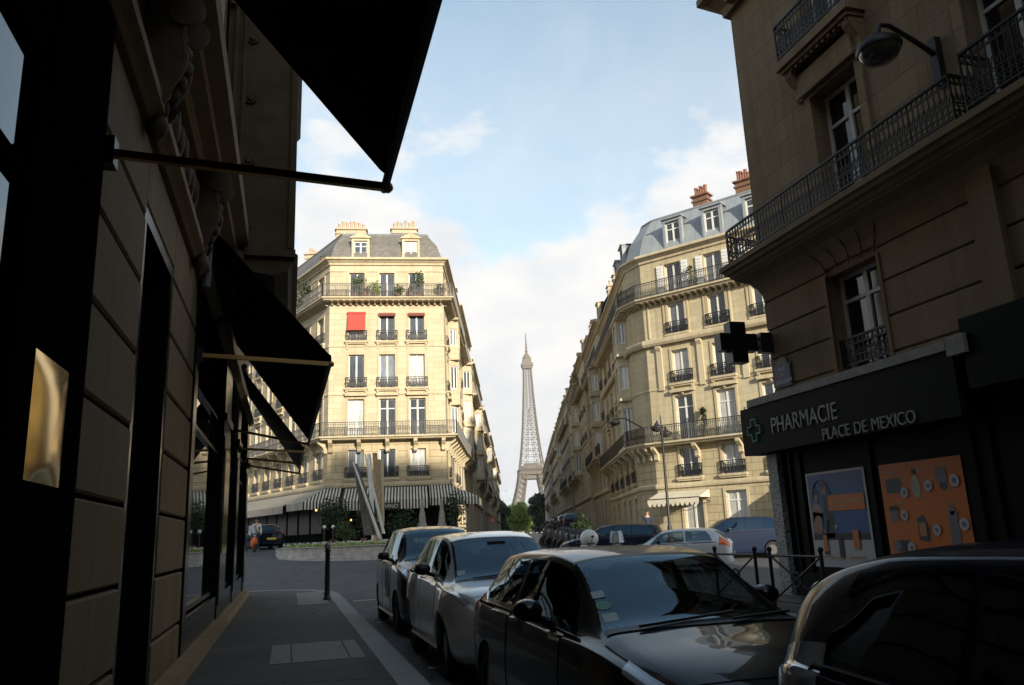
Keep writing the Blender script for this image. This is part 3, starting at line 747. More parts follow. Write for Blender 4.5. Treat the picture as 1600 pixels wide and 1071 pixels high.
# awnings of the café
def cafe_awning(name, label, chain, d, z0, z1, val, mat):
    m = MB(); sweep(m, chain, [(.12, z0), (d, z1), (d+.02, z1-.02), (d+.02, z1-val)], caps=False)
    t = thing(name, label, 'awning', (chain[0][0], chain[0][1], gz(*chain[0][:2]) if False else z1))
    put(name.replace('awning', 'canopy'), m.mesh('canopy_mesh', mat), t)
    a = MB(); oc = offset_chain(chain, d-.02); ic = offset_chain(chain, .1)
    for i in (0, len(chain)-1): a.beam((oc[i].x, oc[i].y, z1-.03), (ic[i].x, ic[i].y, z1-.1), .05)
    for i in range(len(chain)-1): a.beam((oc[i].x, oc[i].y, z1-.03), (oc[i+1].x, oc[i+1].y, z1-.03), .05); a.beam((ic[i].x, ic[i].y, z0), (ic[i+1].x, ic[i+1].y, z0), .1)
    put('frame', a.mesh('awning_frame', MT['rubber']), t); return t
e = ce[1]; fp = lambda a, d=0: e.pt(a, d, 0)
cafe_awning('striped_awning', 'black and cream striped awning along the café front', [fp(1.35), fp(6.95)], 2.5, 4.9, 3.95, .62, MT['stripes'])
cafe_awning('striped_awning', 'striped awning wrapping the right corner of the café', [P2 + UA*3.2, P2, fp(1.25)], 2.2, 4.95, 4.0, .5, MT['stripes'])
cafe_awning('striped_awning', 'striped awning wrapping the left corner of the café', [fp(7.05), P1, P1 + azv(-20.5)*1.6], 2.2, 4.95, 4.0, .5, MT['stripes'])
cafe_awning('long_awning', 'long greyish awning down the left side of the café', [P1 + azv(-20.5)*1.7, P1 + azv(-20.5)*30], 2.4, 4.9, 3.9, .5, MT['canvas_grey'])
for k, (x, y, z, lab) in enumerate(((1.75, 55.3, 3.5, 'small glowing lantern under the left corner of the café awning'), (3.9, 53.9, 2.75, 'small glowing lantern low between the shrubs of the café terrace'))):
    t = thing('lantern', lab, 'lantern', (x, y, z))
    m = MB(); m.lathe([(.001, .2), (.1, .12), (.11, .1), (.001, .1)], 10, Matrix.Translation((x, y, z))); m.lathe([(.07, -.12), (.09, -.1), (.07, -.09)], 10, Matrix.Translation((x, y, z))); m.tube([(x, y, z+.2), (x, y, z+.75 if k == 0 else z+.3)], .012, 5)
    for a in range(4): m.beam((x+.075*math.cos(a*PI/2), y+.075*math.sin(a*PI/2), z-.1), (x+.1*math.cos(a*PI/2), y+.1*math.sin(a*PI/2), z+.1), .012)
    if k: m.tube([(x, y, z-.1), (x, y, gz(x, y))], .02, 6)
    put('frame', m.mesh('lantern_frame', MT['iron']), t)
    m = MB(); m.sphere((x, y, z), .07, 8, 6); put('bulb', m.mesh('lantern_bulb', MT['warm_bulb']), t)
# name board on the awning valance
def text(name, s, size, M, mat, parent, ext=.006, align='CENTER', sx=1.0, spacing=1.0):
    c = bpy.data.curves.new(name, 'FONT'); c.body = s; c.size = size; c.extrude = ext; c.align_x = align; c.align_y = 'CENTER'; c.space_character = spacing
    c.materials.append(mat)
    o = bpy.data.objects.new('tmp_text', c); COL.objects.link(o); dg = bpy.context.evaluated_depsgraph_get(); dg.update()
    me = bpy.data.meshes.new_from_object(o.evaluated_get(dg)); bpy.data.objects.remove(o)
    return put(name, me, parent, M @ Matrix.Diagonal((sx, 1, 1, 1)))
UPR = Matrix.Rotation(rad(90), 4, 'X')
t = thing('name_board', 'small dark board lettered VINO hanging on the striped awning', 'sign', e.pt(3.75, 2.56, 3.3))
m = MB(); m.box(e.pt(3.75, 2.56, 3.52), (1.05, .04, .46), e.rz); put('board', m.mesh('board_mesh', MT['darkplastic']), t)
text('lettering', 'VINO', .36, e.M(3.75, 2.585, 3.52) @ Matrix.Rotation(PI, 4, 'Z') @ UPR, MT['paleshirt'], t)
# ------------------------------------------------------------------ foliage helper
def leaves(mb, blobs, n, size, rnd, flat=.6):
    tot = sum(r**2 for c, r in blobs)
    for c, r in blobs:
        k = int(n*r*r/tot)
        for _ in range(k):
            d = Vector((rnd.gauss(0,1), rnd.gauss(0,1), rnd.gauss(0,1))).normalized()
            p = Vector(c) + d*(r*(rnd.random()**.45)); s = size*(.6+.8*rnd.random())
            a = Vector((rnd.gauss(0,1), rnd.gauss(0,1), rnd.gauss(0,1)*flat)).normalized(); b = a.cross(Vector((rnd.gauss(0,1), rnd.gauss(0,1), rnd.gauss(0,1)))).normalized()
            mb.add([p-a*s*.5, p+b*s*.3, p+a*s*.5, p-b*s*.3], [(0,1,2,3)])
def tree(name, label, loc, h, cr, mat, n=2500, size=.5, seed=1, trunk_h=.35, group=None, wide=1.0):
    r = random.Random(seed); x, y, z = loc
    t = thing(name, label, 'tree', loc, 0, group)
    m = MB(); th = h*trunk_h
    m.tube([(x, y, z-.2), (x+.05*h*.1, y, z+th*.6), (x, y, z+th), (x-.02*h, y, z+h*.75)], [h*.028, h*.022, h*.018, h*.004], 8)
    blobs = []
    for k in range(13):
        a = r.random()*2*PI; q = r.random()**.6; zz = z + th*.85 + (h-th*.85)*(.12+.82*r.random())
        taper = 1 - .55*max(0, (zz-z)/h-.55)/.45
        c = Vector((x + math.cos(a)*cr*.72*q*taper*wide, y + math.sin(a)*cr*.72*q*taper, zz)); rr = cr*(.32+.2*r.random())
        blobs.append((c, min(rr, (z+h)-zz+cr*.1 if zz < z+h else cr*.3)))
        m.tube([(x, y, z+th*.8+(zz-z-th*.8)*.25), (c.x, c.y, c.z)], [h*.010, h*.003], 5)
    put('trunk', m.mesh('trunk_mesh', MT['bark'], 50), t)
    f = MB(); leaves(f, blobs, n, size, r); put('crown', f.mesh('crown_mesh', mat), t)
    return t
def pot_plant(label, loc, h, w, mat, seed, n=260, size=.13, name='potted_plant', pot=True, ball=False):
    r = random.Random(seed); x, y, z = loc; t = thing(name, label, 'plant', loc)
    ph = .32 if pot else .05
    if pot:
        m = MB(); m.lathe([(.13, 0), (.19, ph), (.21, ph), (.21, ph+.04), (.15, ph+.04), (.14, ph-.04)], 10, Matrix.Translation(loc)); put('pot', m.mesh('pot_mesh', MT['terracotta'], 40), t)
    m = MB(); blobs = []
    if ball: blobs = [(Vector((x, y, z+h-w)), w)]; st = [(x, y, z+ph), (x+.02, y, z+h-w)]; m.tube(st, .035, 6)
    else:
        for k in range(6):
            a = r.random()*2*PI; c = Vector((x+math.cos(a)*w*.5*r.random(), y+math.sin(a)*w*.5*r.random(), z+ph+(h-ph)*(.15+.75*r.random()))); blobs.append((c, w*(.32+.2*r.random())))
            m.tube([(x, y, z+ph), tuple(c)], .012, 5)
    put('stem', m.mesh('stem_mesh', MT['bark']), t)
    f = MB(); leaves(f, blobs, n, size, r); put('foliage', f.mesh('foliage_mesh', mat), t); return t
# plants on the fifth floor balcony of the café
e = ce[1]; zb = 18.28
pot_plant('feathery shrub in a pot before the left top balcony window', e.pt(6.25, .45, zb), 1.9, .9, MT['leaf_mid'], 3, 340)
pot_plant('low leafy plant below the left top balcony window', e.pt(5.6, .5, zb), .8, .7, MT['leaf_mid'], 4)
pot_plant('yellow green bush beside the middle top balcony window', e.pt(4.75, .45, zb), 1.0, .8, MT['leaf_light'], 5)
pot_plant('low reddish trough plant right of the middle top balcony window', e.pt(3.2, .5, zb), .75, .9, MT['leaf_mid'], 6)
pot_plant('round dark bush left of the right top balcony window', e.pt(2.35, .5, zb), .95, .6, MT['leaf_dark'], 7)
pot_plant('tall palm like plant before the right top balcony window', e.pt(1.75, .4, zb), 2.0, .95, MT['leaf_mid'], 8, 340)
pot_plant('dark bush in the right corner of the top balcony', e.pt(.15, .5, zb), 1.0, .65, MT['leaf_dark'], 9)
e2 = ce[2]
pot_plant('large round dark bush on the left side of the top balcony', e2.pt(3.6, .35, zb), 2.3, 1.5, MT['leaf_dark'], 10, 800, .16)
pot_plant('small red flowering plant on the slate roof edge by the left dormer', ce[2].pt(.8, .25, 21.2), .6, .5, MT['leaf_mid'], 12, 120, .1)
# terrace in front of the café
def ground_plant(label, x, y, h, w, mat, seed, **k): return pot_plant(label, (x, y, gz(x, y)), h, w, mat, seed, **k)
ground_plant('clipped ball tree in a pot at the left end of the café terrace', 2.6, 50.8, 3.0, 1.05, MT['leaf_dark'], 21, n=1500, size=.14, ball=True)
ground_plant('dense dark shrub under the middle of the striped awning', 4.6, 52.2, 2.2, 1.7, MT['leaf_dark'], 22, n=900, size=.16)
ground_plant('dense dark shrub right of the steel sculpture', 7.0, 51.6, 2.0, 1.6, MT['leaf_dark'], 23, n=900, size=.16)
ground_plant('tall dark shrub at the right end of the café terrace', 10.3, 51.3, 2.7, 1.7, MT['leaf_dark'], 24, n=1000, size=.16)
ground_plant('low flowering shrub between the bollards and the sculpture', 3.4, 48.9, 1.3, 1.2, MT['leaf_mid'], 25, n=500)
def parasol(label, x, y):
    z = gz(x, y); t = thing('closed_parasol', label, 'parasol', (x, y, z))
    m = MB(); m.lathe([(.3, 0), (.3, .08), (.04, .1)], 12, Matrix.Translation((x, y, z))); put('base', m.mesh('parasol_base', MT['granite']), t)
    m = MB(); m.tube([(x, y, z+.08), (x, y, z+2.75)], .028, 8); put('pole', m.mesh('parasol_pole', MT['bark']), t)
    m = MB(); pr = []
    for i in range(9): pr.append((lerp(.34, .05, (i/8)**.8)*(1+.1*math.sin(i*2.2)), .75+1.9*i/8))
    m.lathe(pr, 12, Matrix.Translation((x, y, z))); put('canopy', m.mesh('parasol_canopy', MT['canvas_grey'], 60), t)
parasol('closed grey parasol left of two on the café terrace', 8.05, 50.6)
parasol('closed grey parasol right of two on the café terrace', 9.35, 50.9)
# ------------------------------------------------------------------ planted island with the steel sculpture
ic, ir = Vector((4.0, 44.1, 0)), 4.6
m = MB(); prof = [(1.06, -.35), (1.06, .02), (1.0, .05), (1.0, .46), (1.02, .5), (.93, .52), (.92, .3)]
P = []; k = 48
for f_, dz in prof:
    for j in range(k):
        a = 2*PI*j/k; x = ic.x + math.cos(a)*ir*f_; y = ic.y + math.sin(a)*ir*f_*1.0
        P.append((x, y, gz(ic.x, ic.y-ir) + .16 + dz + (0 if dz > .2 else 0)))
m.add(P, [(i*k+j, i*k+(j+1) % k, (i+1)*k+(j+1) % k, (i+1)*k+j) for i in range(len(prof)-1) for j in range(k)])
isl = tag(m.build('planter_wall', MT['island_stone'], None, 40), 'low round stone planter wall in the middle of the square', 'planter')
zi = gz(ic.x, ic.y-ir) + .16 + .44
m = MB(); m.add([(ic.x+math.cos(2*PI*j/k)*ir*.93, ic.y+math.sin(2*PI*j/k)*ir*.93, zi) for j in range(k)], [list(range(k))]); structure(m.build('planting_soil', MT['soil']))
r = random.Random(5); m = MB(); fl = [MB(), MB()]
for i in range(5200):
    a = r.random()*2*PI; q = (ir*.92)*math.sqrt(r.random()); x = ic.x+math.cos(a)*q; y = ic.y+math.sin(a)*q; h = .1+.16*r.random(); d = r.random()*PI; w = .05
    m.add([(x-math.cos(d)*w, y-math.sin(d)*w, zi), (x+math.cos(d)*w, y+math.sin(d)*w, zi), (x+r.gauss(0,.06), y+r.gauss(0,.06), zi+h)], [(0,1,2)])
    if i % 14 == 0: fl[i % 2].sphere((x, y, zi+h+.02), .045, 5, 4)
tag(m.build('flowerbed_grass', MT['leaf_light']), 'bright green bed of grass on the round planter', 'grass', kind='stuff')
tag(fl[0].build('flowers', MT['paleshirt']), 'small pale flowers dotted over the planter bed', 'flowers', kind='stuff')
tag(fl[1].build('flowers', MT['orange']), 'small orange flowers dotted over the planter bed', 'flowers', kind='stuff')
# sculpture: five long folded steel blades leaning out of one foot
scx, scy = 4.42, 43.6
t = thing('steel_sculpture', 'tall sculpture of leaning polished steel blades on the planter', 'sculpture', (scx, scy, zi))
def blade(bx, tx, z0, z1, w0, w1, dy0, dy1, mat, th=.05):
    m = MB(); a = Vector((scx+bx, scy+dy0, zi+z0)); b = Vector((scx+tx, scy+dy1, zi+z1))
    P = []
    for c, w in ((a, w0), (b, w1)):
        for sx, dy in ((-1, 0), (0, .14), (1, 0), (0, .14+th)): P.append(c + Vector((sx*w/2, -dy, 0)))
    m.add(P, [(0,1,5,4), (1,2,6,5), (2,3,7,6), (3,0,4,7), (0,3,2,1), (4,5,6,7)])
    put('blade', m.mesh('blade_mesh', mat), t)
blade(-.12, -1.05, .55, 4.3, .9, .22, 0, .1, MT['steel_dark'])
blade(.22, -1.18, .35, 4.35, .17, .09, -.35, -.3, MT['white_steel'])
blade(.42, -.55, .6, 4.75, .17, .1, -.3, -.3, MT['white_steel'])
blade(-.05, -.3, .3, 4.85, .22, .2, .2, .3, MT['white_steel'])
blade(.3, .02, 1.2, 4.9, .28, .26, .35, .4, MT['rust'])
blade(.42, .34, 1.0, 4.55, .26, .36, .5, .5, MT['stone_trim'])
m = MB(); m.lathe([(.34, -.05), (.3, .1), (.2, .5), (.17, .62)], 12, Matrix.Translation((scx+.15, scy, zi))); put('foot', m.mesh('foot_mesh', MT['rust'], 40), t)
# two pale headed posts on the terrace kerb
for k, x in enumerate((2.05, 2.55)):
    y = 49.4; z = gz(x, y); t = thing('bollard', ['thin dark post with white head, left of a pair by the terrace', 'thin dark post with white head, right of a pair by the terrace'][k], 'bollard', (x, y, z), 0, 'white headed posts by the terrace')
    m = MB(); m.tube([(x, y, z), (x, y, z+1.05)], .05, 8); put('post', m.mesh('post_mesh', MT['iron']), t)
    m = MB(); m.sphere((x, y, z+1.15), .11, 8, 6); put('ball_top', m.mesh('ball_mesh', MT['whiteplastic'], 60), t)
apron('pavement', [(P1.x-10.5, P1.y+26), (P1.x-3.6, P1.y+.8), (P1.x-1, P1.y-7.6), (P2.x+1.2, P2.y-5.8), (P2.x+3.2, P2.y), (P2.x+3.2+UA.x*15, P2.y+UA.y*15), (P2.x+UA.x*14, P2.y+UA.y*14), (P2.x, P2.y+.5), (P1.x, P1.y+.5), (P1.x-9, P1.y+27)])
# ------------------------------------------------------------------ ochre corner house on the right of the avenue
C1 = Vector((21.6, 45.1, 0)); C2 = C1 + azv(350)*1.7; BR = C1 - azv(324.4)*14
UR = azv(16.2)
b_chain = [BR, C1, C2, C2 + UR*18]
PANE[0] = 'pane_mid'
b_floors = [
    dict(z=1.3, w=1.25, h=2.1, style='transom'),
    dict(z=4.35, w=1.15, h=1.7, guard=1, hood=0, brackets=False),
    dict(z=6.55, w=1.18, h=2.7, style='transom', hood=1),
    dict(z=10.05, w=1.12, h=2.05, guard=1, hood=0),
    dict(z=13.15, w=1.12, h=1.95, guard=1, hood=0, brackets=False),
    dict(z=15.7, w=1.12, h=2.0, hood=0)]
bh, be = haussmann('corner_house', 'ochre stone corner house with blue grey zinc roof and brick chimneys', 'apartment house', b_chain, 1.0, 18.35, b_floors,
    [[11.7, 9.0, 6.2, 3.3], [], [2.6, 5.6, 9.0, 12.4, 15.6]], dict(low=MT['stone_b_low'], wall=MT['stone_b'], trim=MT['stone_trim']),
    balconies=[(6.5, .8, .98, 2.7), (15.64, .72, .95, .42)], bands=[(3.75, .28, .14), (12.55, .42, .34), (9.75, .12, .05)], rustic_top=6.3, cornice_d=.4,
    roof=dict(z=21.5, inset=1.5, mat=MT['zinc'], style='flat', dbody=MT['zinc']),
    dormers=[(0, 11.5, 1.0, 1.75, .35), (0, 8.8, 1.0, 1.75, .35), (0, 6.1, 1.0, 1.75, .35), (2, 1.6, .9, 1.6, .3), (2, 5.0, .9, 1.6, .3)],
    closed_back=[(33.5, 63), (38, 44)],
    chimneys=[((25.5, 43.2), (1.0, .6), 20, 22.35, rad(125), MT['brick'], MT['terracotta'], 5), ((27.4, 41.1), (1.0, .6), 20, 22.6, rad(125), MT['brick'], MT['terracotta'], 5),
              ((26.4, 58.5), (1.6, .7), 20, 22.0, rad(-15), MT['render'], MT['potcream'], 5)])
PANE[0] = 'pane'
# white shutters folded back beside the top floor windows
e = be[0]
for a in (11.7, 9.0, 6.2):
    for sx in (-1, 1):
        m = MB(); m.box(e.pt(a+sx*.86, .07, 16.7), (.42, .05, 1.95), e.rz)
        for k in range(9): m.box(e.pt(a+sx*.86, .1, 15.9+.2*k), (.34, .03, .05), e.rz)
        m.build('shutter', MT['white'], bh)
# pilaster strips and carved garlands between the windows
m = MB()
for a in (13.1, 10.35, 7.6, 4.8):
    m.box(e.pt(a, .05, 11.1), (.36, .1, 2.8), e.rz); console(m, e, a, 11.9, .6, .34, .24)
    for q in (-1.0, 1.0): m.box(e.pt(a+q*.55, .03, 14.2), (.1, .06, 2.2), e.rz)
for a in (11.7, 9.0, 6.2):
    for q in range(5): m.sphere(e.pt(a-.4+.2*q, .1, 9.58-.09*(2-abs(q-2))), .11, 6, 5)
m.build('carved_ornament', MT['stone_trim'], bh)
# bay on the avenue side
m = MB(); e = be[2]
pr = [(1.4, 0), (1.8, .7), (3.6, .7), (4.0, 0)]
for i in range(3):
    ed = Edge(e.pt(pr[i][0], pr[i][1], 0), e.pt(pr[i+1][0], pr[i+1][1], 0)); ops = []
    for f in b_floors[2:5]:
        ww = min(1.05, ed.L-.25); ops.append((ed.L/2-ww/2, ed.L/2+ww/2, f['z']+.5, f['z']+f['h']))
    wall_panel(m, ed, 6.6, 15.4, ops, .15)
    for o_ in ops: put_window(bh, ed, ed.L/2, o_[2], o_[1]-o_[0], o_[3]-o_[2], .12)
for zz in (6.6, 9.8, 12.8, 15.4): m.box(e.pt(2.7, .34, zz), (2.8, .86, .16), e.rz)
m.build('bay_window', MT['stone_b'], bh)
def porch_awning(name, label, e, a0, a1, d, z0, z1, val, mat, scallop=False):
    t = thing(name, label, 'awning', e.pt((a0+a1)/2, d, z1)); m = MB()
    m.poly(e.pt(a0,.05,z0), e.pt(a1,.05,z0), e.pt(a1,d,z1), e.pt(a0,d,z1)); m.poly(e.pt(a0,.05,z0), e.pt(a0,d,z1), e.pt(a0,.05,z1)); m.poly(e.pt(a1,.05,z0), e.pt(a1,.05,z1), e.pt(a1,d,z1))
    n = int((a1-a0)/.28)
    for i in range(n):
        x0 = lerp(a0, a1, i/n); x1 = lerp(a0, a1, (i+1)/n)
        pts = [e.pt(x0,d+.01,z1), e.pt(x1,d+.01,z1), e.pt(x1,d+.01,z1-val*.55)] + ([e.pt(lerp(x1,x0,.25),d+.01,z1-val*.9), e.pt(lerp(x1,x0,.5),d+.01,z1-val), e.pt(lerp(x1,x0,.75),d+.01,z1-val*.9)] if scallop else [e.pt(x1,d+.01,z1-val), e.pt(x0,d+.01,z1-val)]) + [e.pt(x0,d+.01,z1-val*.55)]
        m.poly(*pts)
    put('canopy', m.mesh('canopy_mesh', mat), t)
    q = MB(); q.beam(e.pt(a0,d,z1), e.pt(a1,d,z1), .05); q.beam(e.pt(a0,.05,z1-.25), e.pt(a0,d,z1), .04); q.beam(e.pt(a1,.05,z1-.25), e.pt(a1,d,z1), .04)
    put('frame', q.mesh('frame_mesh', MT['rubber']), t); return t
e = be[0]
porch_awning('scalloped_awning', 'cream awning with scalloped edge over the door of the ochre house', e, 10.6, 13.9, 1.5, 3.55, 3.1, .45, MT['canvas_cream'], True)
t = porch_awning('cream_awning', 'cream sloping shop awning with glowing bulbs under its side', e, 1.4, 5.7, 2.6, 3.9, 2.75, .35, MT['canvas_cream'])
for k in range(6):
    q = MB(); q.sphere(e.pt(1.75, 2.3-.32*k, 2.72+.12*k), .07, 8, 6); put('bulb', q.mesh('bulb_mesh', MT['warm_bulb']), t)
q = MB(); q.box(e.pt(3.5, .06, 2.1), (4.2, .1, 2.3), e.rz); q.build('shopfront', MT['shopfront'], bh)
# plants on the first balcony of the ochre house
pot_plant('dark clipped cypress on the first balcony of the ochre house', be[0].pt(10.35, .4, 6.52), 1.75, .5, MT['leaf_dark'], 31, 420)
pot_plant('thin climbing plant on the top balcony of the ochre house', be[0].pt(10.35, .35, 15.66), 1.5, .5, MT['leaf_dark'], 32, 130)
pot_plant('thin green plant by the second balcony window of the ochre house', be[0].pt(7.5, .42, 6.52), 1.5, .5, MT['leaf_dark'], 33, 160)
pot_plant('small bush on the first balcony above the pharmacy sign', be[0].pt(5.0, .45, 6.52), .9, .7, MT['leaf_dark'], 34, 260)

# ------------------------------------------------------------------ rows of houses down the avenue
AVF = [dict(z=.35, w=1.3, h=2.6), dict(z=4.1, w=1.1, h=1.9), dict(z=7.1, w=1.15, h=2.5, hood=1), dict(z=10.4, w=1.1, h=2.2, hood=1), dict(z=13.5, w=1.1, h=2.0), dict(z=16.5, w=1.1, h=1.9)]
def row_house(label, p0, p1, z0, ztop, mat, seed, roofmat, balc, bay=None, group=None, back=11.0, ch=4.0):
    r = random.Random(seed); e = Edge(p0, p1); k = ztop/20.0
    n = max(3, int(e.L/2.9)); cs = [e.L*(i+.5)/n for i in range(n)]
    fl = [dict(f, z=z0+f['z']*k) for f in AVF]
    for f in fl: f['h'] = f['h']*k
    root, ed = haussmann('avenue_house', label, 'apartment house', [p0, p1], z0, z0+ztop, fl, [cs], dict(low=mat, wall=mat, trim=MT['stone_trim']), far=True, back=back, group=group,
        balconies=[(z0+7.05*k, .8, .95, 3.0), (z0+16.45*k, .7, .95, 0)] if balc else [(z0+16.45*k, .75, .95, 0)], bands=[(z0+3.6*k, .3, .2), (z0+10.1*k, .2, .1)], cornice_d=.55,
        roof=dict(z=z0+ztop+3.0, inset=1.3, mat=roofmat, style='flat', dbody=MT['stone_trim']), dormers=[(0, c, .95, 1.5, .3) for c in cs[::2]],
        chimneys=[((e.pt(.5, -2.2, 0).x, e.pt(.5, -2.2, 0).y), (2.4, .8), z0+ztop, z0+ztop+ch+r.random()*.8, e.rz+PI/2, MT['render'], MT['potcream'], 6),
                  ((e.pt(e.L-.5, -2.6, 0).x, e.pt(e.L-.5, -2.6, 0).y), (2.0, .8), z0+ztop, z0+ztop+ch-.2+r.random()*.8, e.rz+PI/2, MT['render'], MT['terracotta'], 5)])
    # iron guards at the plain storeys
    for f in fl[3:5]:
        for c in cs: put_child('railing', guard_mesh(f['w']+.3), root, ed[0].M(c, .02, f['z']))
    if bay:
        for c in bay:
            m = MB(); a = cs[min(c, n-1)]
            pr = [(-1.3, 0), (-.85, .85), (.85, .85), (1.3, 0)]; z1, z2 = z0+7.0*k, z0+16.2*k
            for i in range(3):
                E2 = Edge(ed[0].pt(a+pr[i][0], pr[i][1], 0), ed[0].pt(a+pr[i+1][0], pr[i+1][1], 0)); ops = []
                for f in fl[2:5]:
                    ww = min(1.1, E2.L-.25); ops.append((E2.L/2-ww/2, E2.L/2+ww/2, f['z']+.3, f['z']+f['h']))
                wall_panel(m, E2, z1, z2, ops, .15)
                for o_ in ops: put_window(root, E2, E2.L/2, o_[2], o_[1]-o_[0], o_[3]-o_[2], .12, whole=True)
            for zz in (z1, z0+10.2*k, z0+13.3*k, z2): m.box(ed[0].pt(a, .42, zz), (2.7, 1.0, .18), ed[0].rz)
            for sx in (-.8, .8): console(m, ed[0], a+sx, z1-1.0, .95, .35, .8)
            m.build('bay_window', mat, root)
    return root
NL = Vector((-UA.y, UA.x, 0))
pos = P2 + UA*14.0
Lrow = [(17, 20.4, 'stone_av2', 1, [2]), (15, 18.6, 'stone_av1', 0, [1]), (18, 19.8, 'stone_av2', 1, [3]), (17, 18.4, 'stone_av3', 1, None), (18, 19.4, 'stone_av1', 0, [2]), (22, 18.8, 'stone_av2', 1, None), (26, 19.2, 'stone_av1', 0, [3]), (30, 18.9, 'stone_av3', 1, None), (28, 19.3, 'stone_av2', 0, None)]
ordn = ['nearest', 'second', 'third', 'fourth', 'fifth', 'sixth', 'seventh', 'eighth', 'ninth']
offs = [0.0, .25, -.1, .2, 0.0, .15, -.1, .1, 0]
for i, (l, h, mk_, bl, bay) in enumerate(Lrow):
    a = pos - NL*offs[i]; b = a + UA*(l-.02); z0 = gz(a.x, a.y)
    desc = ['cream stone house with bow window next to the café house', 'pale stone house, second after the café house on the avenue', 'cream house with long balcony, third after the café house', 'greyish house, fourth after the café house on the avenue', 'pale house, fifth after the café house on the avenue', 'cream house, sixth after the café house on the avenue', 'pale house, seventh after the café house on the avenue', 'greyish house, last but one of the left avenue row', 'last cream house of the left avenue row beside the dark trees'][i]
    row_house(desc, b, a, z0, h, MT[mk_], 40+i, MT['slate'] if i % 2 else MT['zinc'], bl, bay, 'houses on the left side of the avenue')
    pos = pos + UA*l
pos = C2 + UR*18.02; NR = Vector((-UR.y, UR.x, 0))
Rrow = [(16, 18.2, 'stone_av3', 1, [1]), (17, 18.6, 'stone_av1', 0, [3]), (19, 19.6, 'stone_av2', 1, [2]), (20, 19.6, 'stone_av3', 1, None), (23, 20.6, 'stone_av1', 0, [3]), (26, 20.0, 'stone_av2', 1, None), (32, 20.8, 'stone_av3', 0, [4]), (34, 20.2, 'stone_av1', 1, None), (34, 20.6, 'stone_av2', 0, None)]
offs = [0, .3, -.15, .2, -.1, .2, 0, .15, 0]
for i, (l, h, mk_, bl, bay) in enumerate(Rrow):
    a = pos + NR*offs[i]; b = a + UR*(l-.02); z0 = gz(a.x, a.y)
    desc = ['grey stone house right behind the ochre corner house', 'shaded house with bay, second behind the ochre corner house', 'pale shaded house, third behind the ochre corner house', 'grey house with long balconies, fourth behind the ochre house', 'shaded house, fifth behind the ochre house down the avenue', 'pale house, sixth behind the ochre house down the avenue', 'long grey house, seventh behind the ochre house', 'long stone house, last but one of the right avenue row', 'last house of the right avenue row next to the dark tree'][i]
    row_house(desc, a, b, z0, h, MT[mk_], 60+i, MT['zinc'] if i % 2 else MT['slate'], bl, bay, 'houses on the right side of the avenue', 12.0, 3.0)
    pos = pos + UR*l
# trees on roof terraces and at the end of the avenue
def at(az, D, z=None):
    p = azv(az)*D; return (p.x, p.y, gz(p.x, p.y) if z is None else z)
tree('tree', 'dark green tree at the left of the avenue end', at(14.5, 300, .5), 13.0, 5.6, MT['leaf_dark'], 4200, .9, 3, .1, 'trees closing the avenue')
tree('tree', 'dark tree between the left houses and the light green tree', at(14.95, 330, 0), 12.0, 4.6, MT['leaf_dark'], 3000, .85, 13, .1, 'trees closing the avenue')
tree('tree', 'sunlit light green tree in the middle of the avenue end', at(15.65, 315, .2), 12.5, 6.4, MT['leaf_light'], 5200, .85, 4, .08, 'trees closing the avenue')
tree('tree', 'smaller light green tree below the lattice tower', at(16.2, 345, 0), 12.0, 5.6, MT['leaf_light'], 3800, .85, 14, .08, 'trees closing the avenue')
tree('tree', 'tall dark tree at the right of the avenue end', at(17.15, 300, .5), 14.8, 5.0, MT['leaf_dark'], 4200, .85, 5, .08, 'trees closing the avenue')
tree('tree', 'tall dark tree close to the last right house', at(17.6, 290, .5), 14.5, 4.6, MT['leaf_dark'], 3400, .85, 6, .08, 'trees closing the avenue')
p_ = C2 + UR*44 + NR*.35; pot_plant('small leafy tree in a pot on a top balcony of the right avenue houses', (p_.x, p_.y, 16.75), 3.0, 1.5, MT['leaf_mid'], 71, 420, .25)
tree('tree', 'small green tree among the parked motorcycles', (15.2, 41.5, gz(15.2, 41.5)), 1.7, .7, MT['leaf_dark'], 500, .16, 8, .3)
# pale distant high-rise
d0 = azv(15.0)*2150
m = MB(); m.box((d0.x, d0.y, 20), (36, 26, 176), rad(-12)); m.box((d0.x+9, d0.y, 110), (15, 20, 8), rad(-12)); 
for k in range(27): m.box((d0.x, d0.y, -40+k*5.4), (36.6, 26.6, 1.2), rad(-12))
tag(m.build('high_rise', MT['distant']), 'pale hazy high rise block far behind the avenue trees', 'tower block')
# red and white warning triangle at the end of the left row
tp = azv(13.95)*150
t = thing('traffic_sign', 'small orange red triangular traffic sign at the far end of the left houses', 'sign', (tp.x, tp.y, gz(tp.x, tp.y)), rad(-14))
M = wm(t); q = MB(); q.tube([(0,.06,0), (0,.06,3.2)], .05, 6); put_child('post', q.mesh('post_mesh', MT['ledge']), t, M)
q = MB(); q.prism([(-.75, 0), (.75, 0), (0, 1.25)], (0, 0, 2.2), (1,0,0), (0,0,1), (0,-1,0), .03); q2 = MB(); q2.prism([(-.45, .18), (.45, .18), (0, .92)], (0, -.035, 2.2), (1,0,0), (0,0,1), (0,-1,0), .012)
pl = put_child('triangle', q.mesh('triangle_mesh', MT['orangelight']), t, M); put_child('face', q2.mesh('triangle_face', MT['paleshirt']), pl, M)

